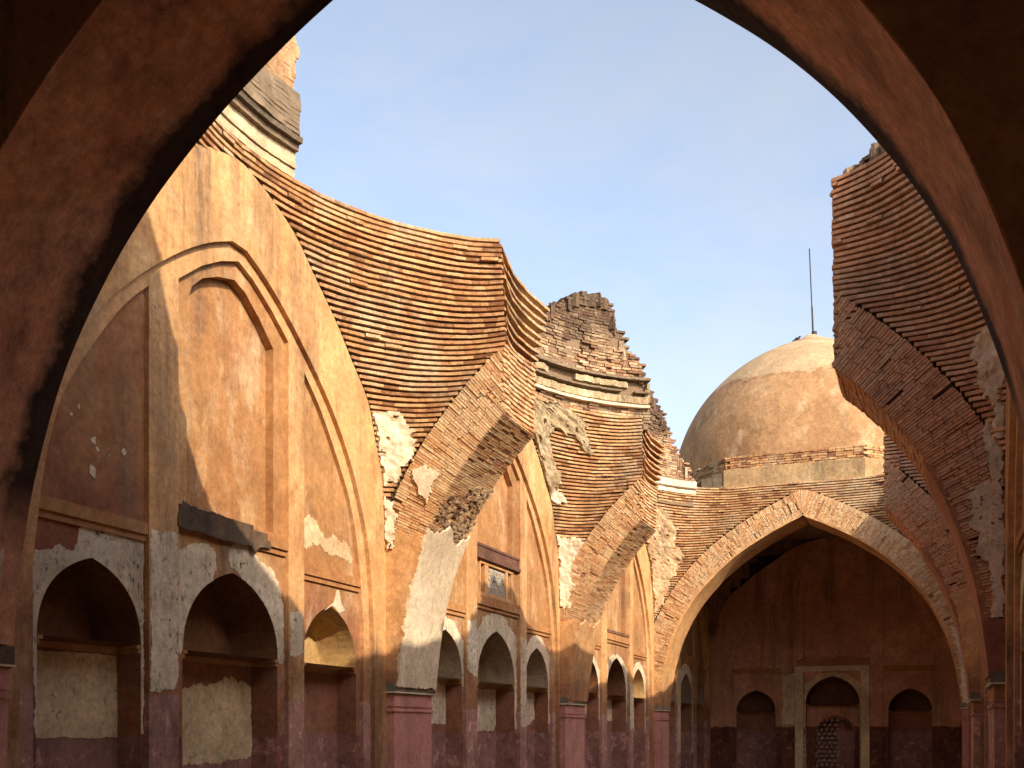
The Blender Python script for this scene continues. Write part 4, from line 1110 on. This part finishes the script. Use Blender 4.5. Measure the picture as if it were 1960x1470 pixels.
# inner pointed recess with lattice
fi = Frame('E', 32.75); ci = .10
ap = archpts(ci, .56, 1.55, 2.02)
back = [(.82, 0), (.82, 2.28), (-.74, 2.28), (-.74, 0)]
plate(fi, back, [ap], dC + .30, .30, 'endwall', 'inner_niche', te)
mb = MB(); fbox(mb, fi, ci - .6, ci + .6, 0, 2.05, dC + .58, dC + .64); finish('niche_back', mb, 'dark', te)  # near-black colour stands in for the dark depth behind the lattice
mb = MB()
def torus(mb, u, z, r, t, d, a0=0, a1=2 * math.pi, n=16):
    for i in range(n):
        p, q = a0 + (a1 - a0) * i / n, a0 + (a1 - a0) * (i + 1) / n
        P = [(u + math.cos(p) * (r - t), z + math.sin(p) * (r - t)), (u + math.cos(q) * (r - t), z + math.sin(q) * (r - t)), (u + math.cos(q) * (r + t), z + math.sin(q) * (r + t)), (u + math.cos(p) * (r + t), z + math.sin(p) * (r + t))]
        mb.hexa([fi.p(*x, d) for x in P] + [fi.p(*x, d + .04) for x in P], .5)
for ix in range(4):
    for iz in range(14):
        u = ci - .50 + ix * .155 + (.07 if iz % 2 else 0); z = .1 + iz * .135
        if z > 1.9: continue
        torus(mb, u, z, .062, .013, dC + .34); torus(mb, u + .03, z + .02, .028, .010, dC + .335, n=10)
        torus(mb, u + .075, z + .06, .04, .010, dC + .345, a0=random.random() * 6, a1=random.random() * 6 + 4, n=10)
for i in range(9):
    a = math.pi * (.12 + .76 * i / 8); torus(mb, ci + .43 * math.cos(a), 1.52 + .36 * math.sin(a), .05, .012, dC + .34, n=12)
finish('lattice_screen', mb, 'lattice', te, label='pale pierced stone screen of scrolls in the prayer niche')
mb = MB(); fbox(mb, fi, ci + .06, ci + .56, 0, 1.72, dC + .36, dC + .42); finish('door_leaf', mb, 'grey', te)

# ------------------------------------------------------------------ fragments of the fallen domes' drums
def drum(bay, a0, a1, topfn, label, bands, zlow=7.5, r0=3.68, seed=0, thick=.9):
    yc = CEN[bay]; t = thing('drum_fragment', label, 'ruin', (3.5 - 3.7 * math.cos(R((a0 + a1) / 2)), yc + 3.7 * math.sin(R((a0 + a1) / 2)), zlow), 'remains of the fallen domes on the left wall')
    P = lambda a, r, z: (3.5 - r * math.cos(R(a)), yc + r * math.sin(R(a)), z)
    mb = MB(); z = zlow; row = 0; rnd = random.Random(seed)
    zb0 = bands[0][0] if bands else 99; zb1 = bands[-1][1] if bands else 99
    zmax = max(topfn(a) for a in [a0 + (a1 - a0) * i / 40 for i in range(41)])
    # body
    N = int((a1 - a0) / 1.2) + 2; NZ = 26
    grid = []
    for i in range(N + 1):
        a = a0 + (a1 - a0) * i / N; tp = topfn(a) - .03; colm = []
        for j in range(NZ + 1):
            z_ = zlow - .12 + (tp - zlow + .12) * j / NZ; colm.append(mb.vert(P(a, r0 + .03 + .03 * mn.noise(Vector((a * .2, z_ * 3, seed))), z_)))
        for j in range(NZ, -1, -1):
            z_ = zlow - .12 + (tp - zlow + .12) * j / NZ; colm.append(mb.vert(P(a, r0 + thick * (1 - .35 * j / NZ) + .06 * mn.noise(Vector((a * .3, z_ * 3, seed + 5))), z_)))
        grid.append(colm)
    m_ = len(grid[0])
    for a, b in zip(grid, grid[1:]):
        for j in range(m_): mb.face((a[j], a[(j + 1) % m_], b[(j + 1) % m_], b[j]), -1)
    mb.face(tuple(grid[0]), -1); mb.face(tuple(grid[-1]), -1)
    # bricks on the inner face, top and both ends
    while z < zmax + .05:
        h = .040
        if not (zb0 - .03 < z < zb1 - .02):
            a = a0 + rnd.uniform(-1.0, 0.6)
            while a < a1:
                w = rnd.uniform(.13, .24) / r0 * 57.3
                b = min(a + w, a1 + rnd.uniform(-.6, 1.4))
                if z < topfn(a) + rnd.uniform(-.05, .05) and rnd.random() > .03 and b - a > .4:
                    rr = r0 + .012 * mn.noise(Vector((a * .4, z * 2, 0))) + rnd.gauss(0, .011) + .06 * mn.noise(Vector((a * .12, z * 1.4, seed)))
                    q = [P(a + .1, rr, z), P(b - .1, rr, z), P(b - .1, rr + .25, z), P(a + .1, rr + .25, z)]
                    mb.hexa(q + [(x, y, zz + h) for x, y, zz in q], rnd.random())
                a = b
            for ae, sg in ((a0, -1), (a1, 1)):
                if z < topfn(ae) + .02:
                    rr = r0
                    while rr < r0 + thick * .8:
                        w = rnd.uniform(.12, .22); o = rnd.uniform(-.8, .9)
                        q = [P(ae - sg * 2, rr, z), P(ae + sg * o, rr, z), P(ae + sg * o, rr + w - .01, z), P(ae - sg * 2, rr + w - .01, z)]
                        mb.hexa(q + [(x, y, zz + h) for x, y, zz in q], rnd.random()); rr += w
        z += .052; row += 1
    # loose broken bricks along the top edge
    for i in range(int((a1 - a0) * 9)):
        a = rnd.uniform(a0, a1); r_ = r0 + rnd.uniform(-.01, thick * .62); tp = topfn(a); s = rnd.uniform(.04, .10); x, y, _z = P(a, r_, 0)
        c_, s_ = math.cos(a * 7) * s, math.sin(a * 7) * s
        Q = [(x + c_, y + s_), (x - s_ * .6, y + c_ * .6), (x - c_, y - s_), (x + s_ * .6, y - c_ * .6)]; zt = tp + rnd.uniform(-.03, .07)
        mb.hexa([(p[0], p[1], tp - .2) for p in Q] + [(p[0], p[1], zt) for p in Q], rnd.random())
    finish('broken_brickwork', mb, 'rubble', t)
    for z0, z1, rr, mt, rgh in bands:
        if z1 - z0 > .3:        # tall coat: thin layers with a crumbling end
            mb = MB(); K = int((z1 - z0) / .045); dz = (z1 - z0) / K; n = int((a1 - a0) / 1.6)
            for q in range(K):
                za_ = z0 + q * dz; e1 = a1 - 1.1 + 1.5 * mn.noise(Vector((za_ * 5, 1, seed))) + 1.0 * mn.noise(Vector((za_ * 19, 2, seed)))
                pr = None
                for i in range(n + 1):
                    a = a0 + (e1 - a0) * i / n; o = .03 * mn.noise(Vector((a * .25, za_ * 2.2, seed))) + .014 * mn.noise(Vector((a * 1.1, za_ * 9, seed)))
                    cur = [mb.vert(P(a, rr + o, za_)), mb.vert(P(a, rr + o, za_ + dz)), mb.vert(P(a, r0 + .12, za_ + dz)), mb.vert(P(a, r0 + .12, za_))]
                    if pr:
                        for j in range(4): mb.face((pr[j], pr[(j + 1) % 4], cur[(j + 1) % 4], cur[j]))
                    pr = cur
                mb.face(pr)
            finish('plaster_coat', mb, mt, t); continue
        mb = MB(); n = int((a1 - a0) / .8); g = []
        for i in range(n + 1):
            a = a0 + (a1 - a0) * i / n; o = rgh * (mn.noise(Vector((a * .5, z0 * 5, seed))) + .6 * mn.noise(Vector((a * 1.7, z0 * 5, seed))))
            g.append([mb.vert(P(a, rr + o, z0)), mb.vert(P(a, rr + o - .008, z1)), mb.vert(P(a, r0 + .12, z1)), mb.vert(P(a, r0 + .12, z0))])
        for qi, (a, b) in enumerate(zip(g, g[1:])):
            if rgh > .016 and mn.noise(Vector((qi * .075, z0 * 9, seed))) + .25 * mn.noise(Vector((qi * .4, z0 * 9, seed + 4))) > .20: continue
            for j in range(4): mb.face((a[j], a[(j + 1) % 4], b[(j + 1) % 4], b[j]))
            mb.face(a); mb.face(b[::-1])
        finish('cornice_band', mb, mt, t)
    return t
drum(1, -62, 13.2, lambda a: 9.9 + .25 * math.sin(a * .3), 'tall drum fragment with pale cornice lines above the nearest bay, cut by the near arch',
     [(7.60, 7.68, 3.63, 'cornice', .01), (7.69, 7.73, 3.60, 'cornice', .005), (7.735, 7.86, 3.62, 'cornice', .01), (7.865, 7.93, 3.56, 'grey', .01), (7.93, 7.99, 3.50, 'mould_shade', .01), (7.99, 8.42, 3.46, 'grey', .015), (8.43, 9.75, 3.53, 'streaky', .016)], zlow=7.36, seed=1)  # grey and black bands below the coat paint the shadow of its undercut
def top2(a): return lerp_tab(a, [-30, 10, 24, 30, 36, 44, 46, 50, 54, 58], [8.4, 8.7, 8.95, 9.2, 9.42, 9.45, 9.1, 8.55, 8.35, 7.6]) + .06 * mn.noise(Vector((a * .35, 0, 0)))
drum(2, -30, 57.5, top2, 'ragged peaked drum fragment of brick and lime rising over the second broken arch',
     [(7.50, 7.545, 3.60, 'white', .015), (7.58, 7.70, 3.63, 'lumpy', .06), (7.76, 7.79, 3.59, 'grey', .03), (7.85, 7.95, 3.62, 'lumpy', .07), (7.99, 8.03, 3.56, 'grey', .015)], zlow=7.25, seed=2)
def top3(a): return lerp_tab(a, [-12, 10, 20, 28, 34, 40, 46, 48], [9.3, 10.0, 9.9, 9.3, 8.75, 8.15, 7.62, 7.5]) + .06 * mn.noise(Vector((a * .35, 7, 0)))
drum(3, -12, 46.5, top3, 'sloping drum fragment behind, stepping down to a white cornice stub at the far arch',
     [(7.30, 7.40, 3.60, 'white', .01), (7.41, 7.44, 3.56, 'grey', .005), (7.45, 7.60, 3.58, 'white', .01)], zlow=7.15, seed=3)

drum(1, 121, 152, lambda a: lerp_tab(a, [121, 124, 130, 152], [7.50, 7.60, 7.72, 7.80]), 'low rubble rim on top of the nearest right stub, catching the sun', [], zlow=7.42, seed=5, thick=.7)

pend_patch(1, 1, False, [(.0, 5.9), (.25, 5.85), (.40, 5.5), (.30, 5.15), (.15, 5.0), (.1, 4.6), (.0, 4.6)], r1, 'lime', seed=121)
pend_patch(1, 1, False, [(.0, 6.6), (.15, 6.55), (.2, 6.25), (.0, 6.1)], r1, 'lime', seed=122)
pend_patch(2, 2, False, [(.0, 5.9), (.3, 5.8), (.35, 5.2), (.15, 4.6), (.0, 4.6)], r2, 'lime', seed=123)
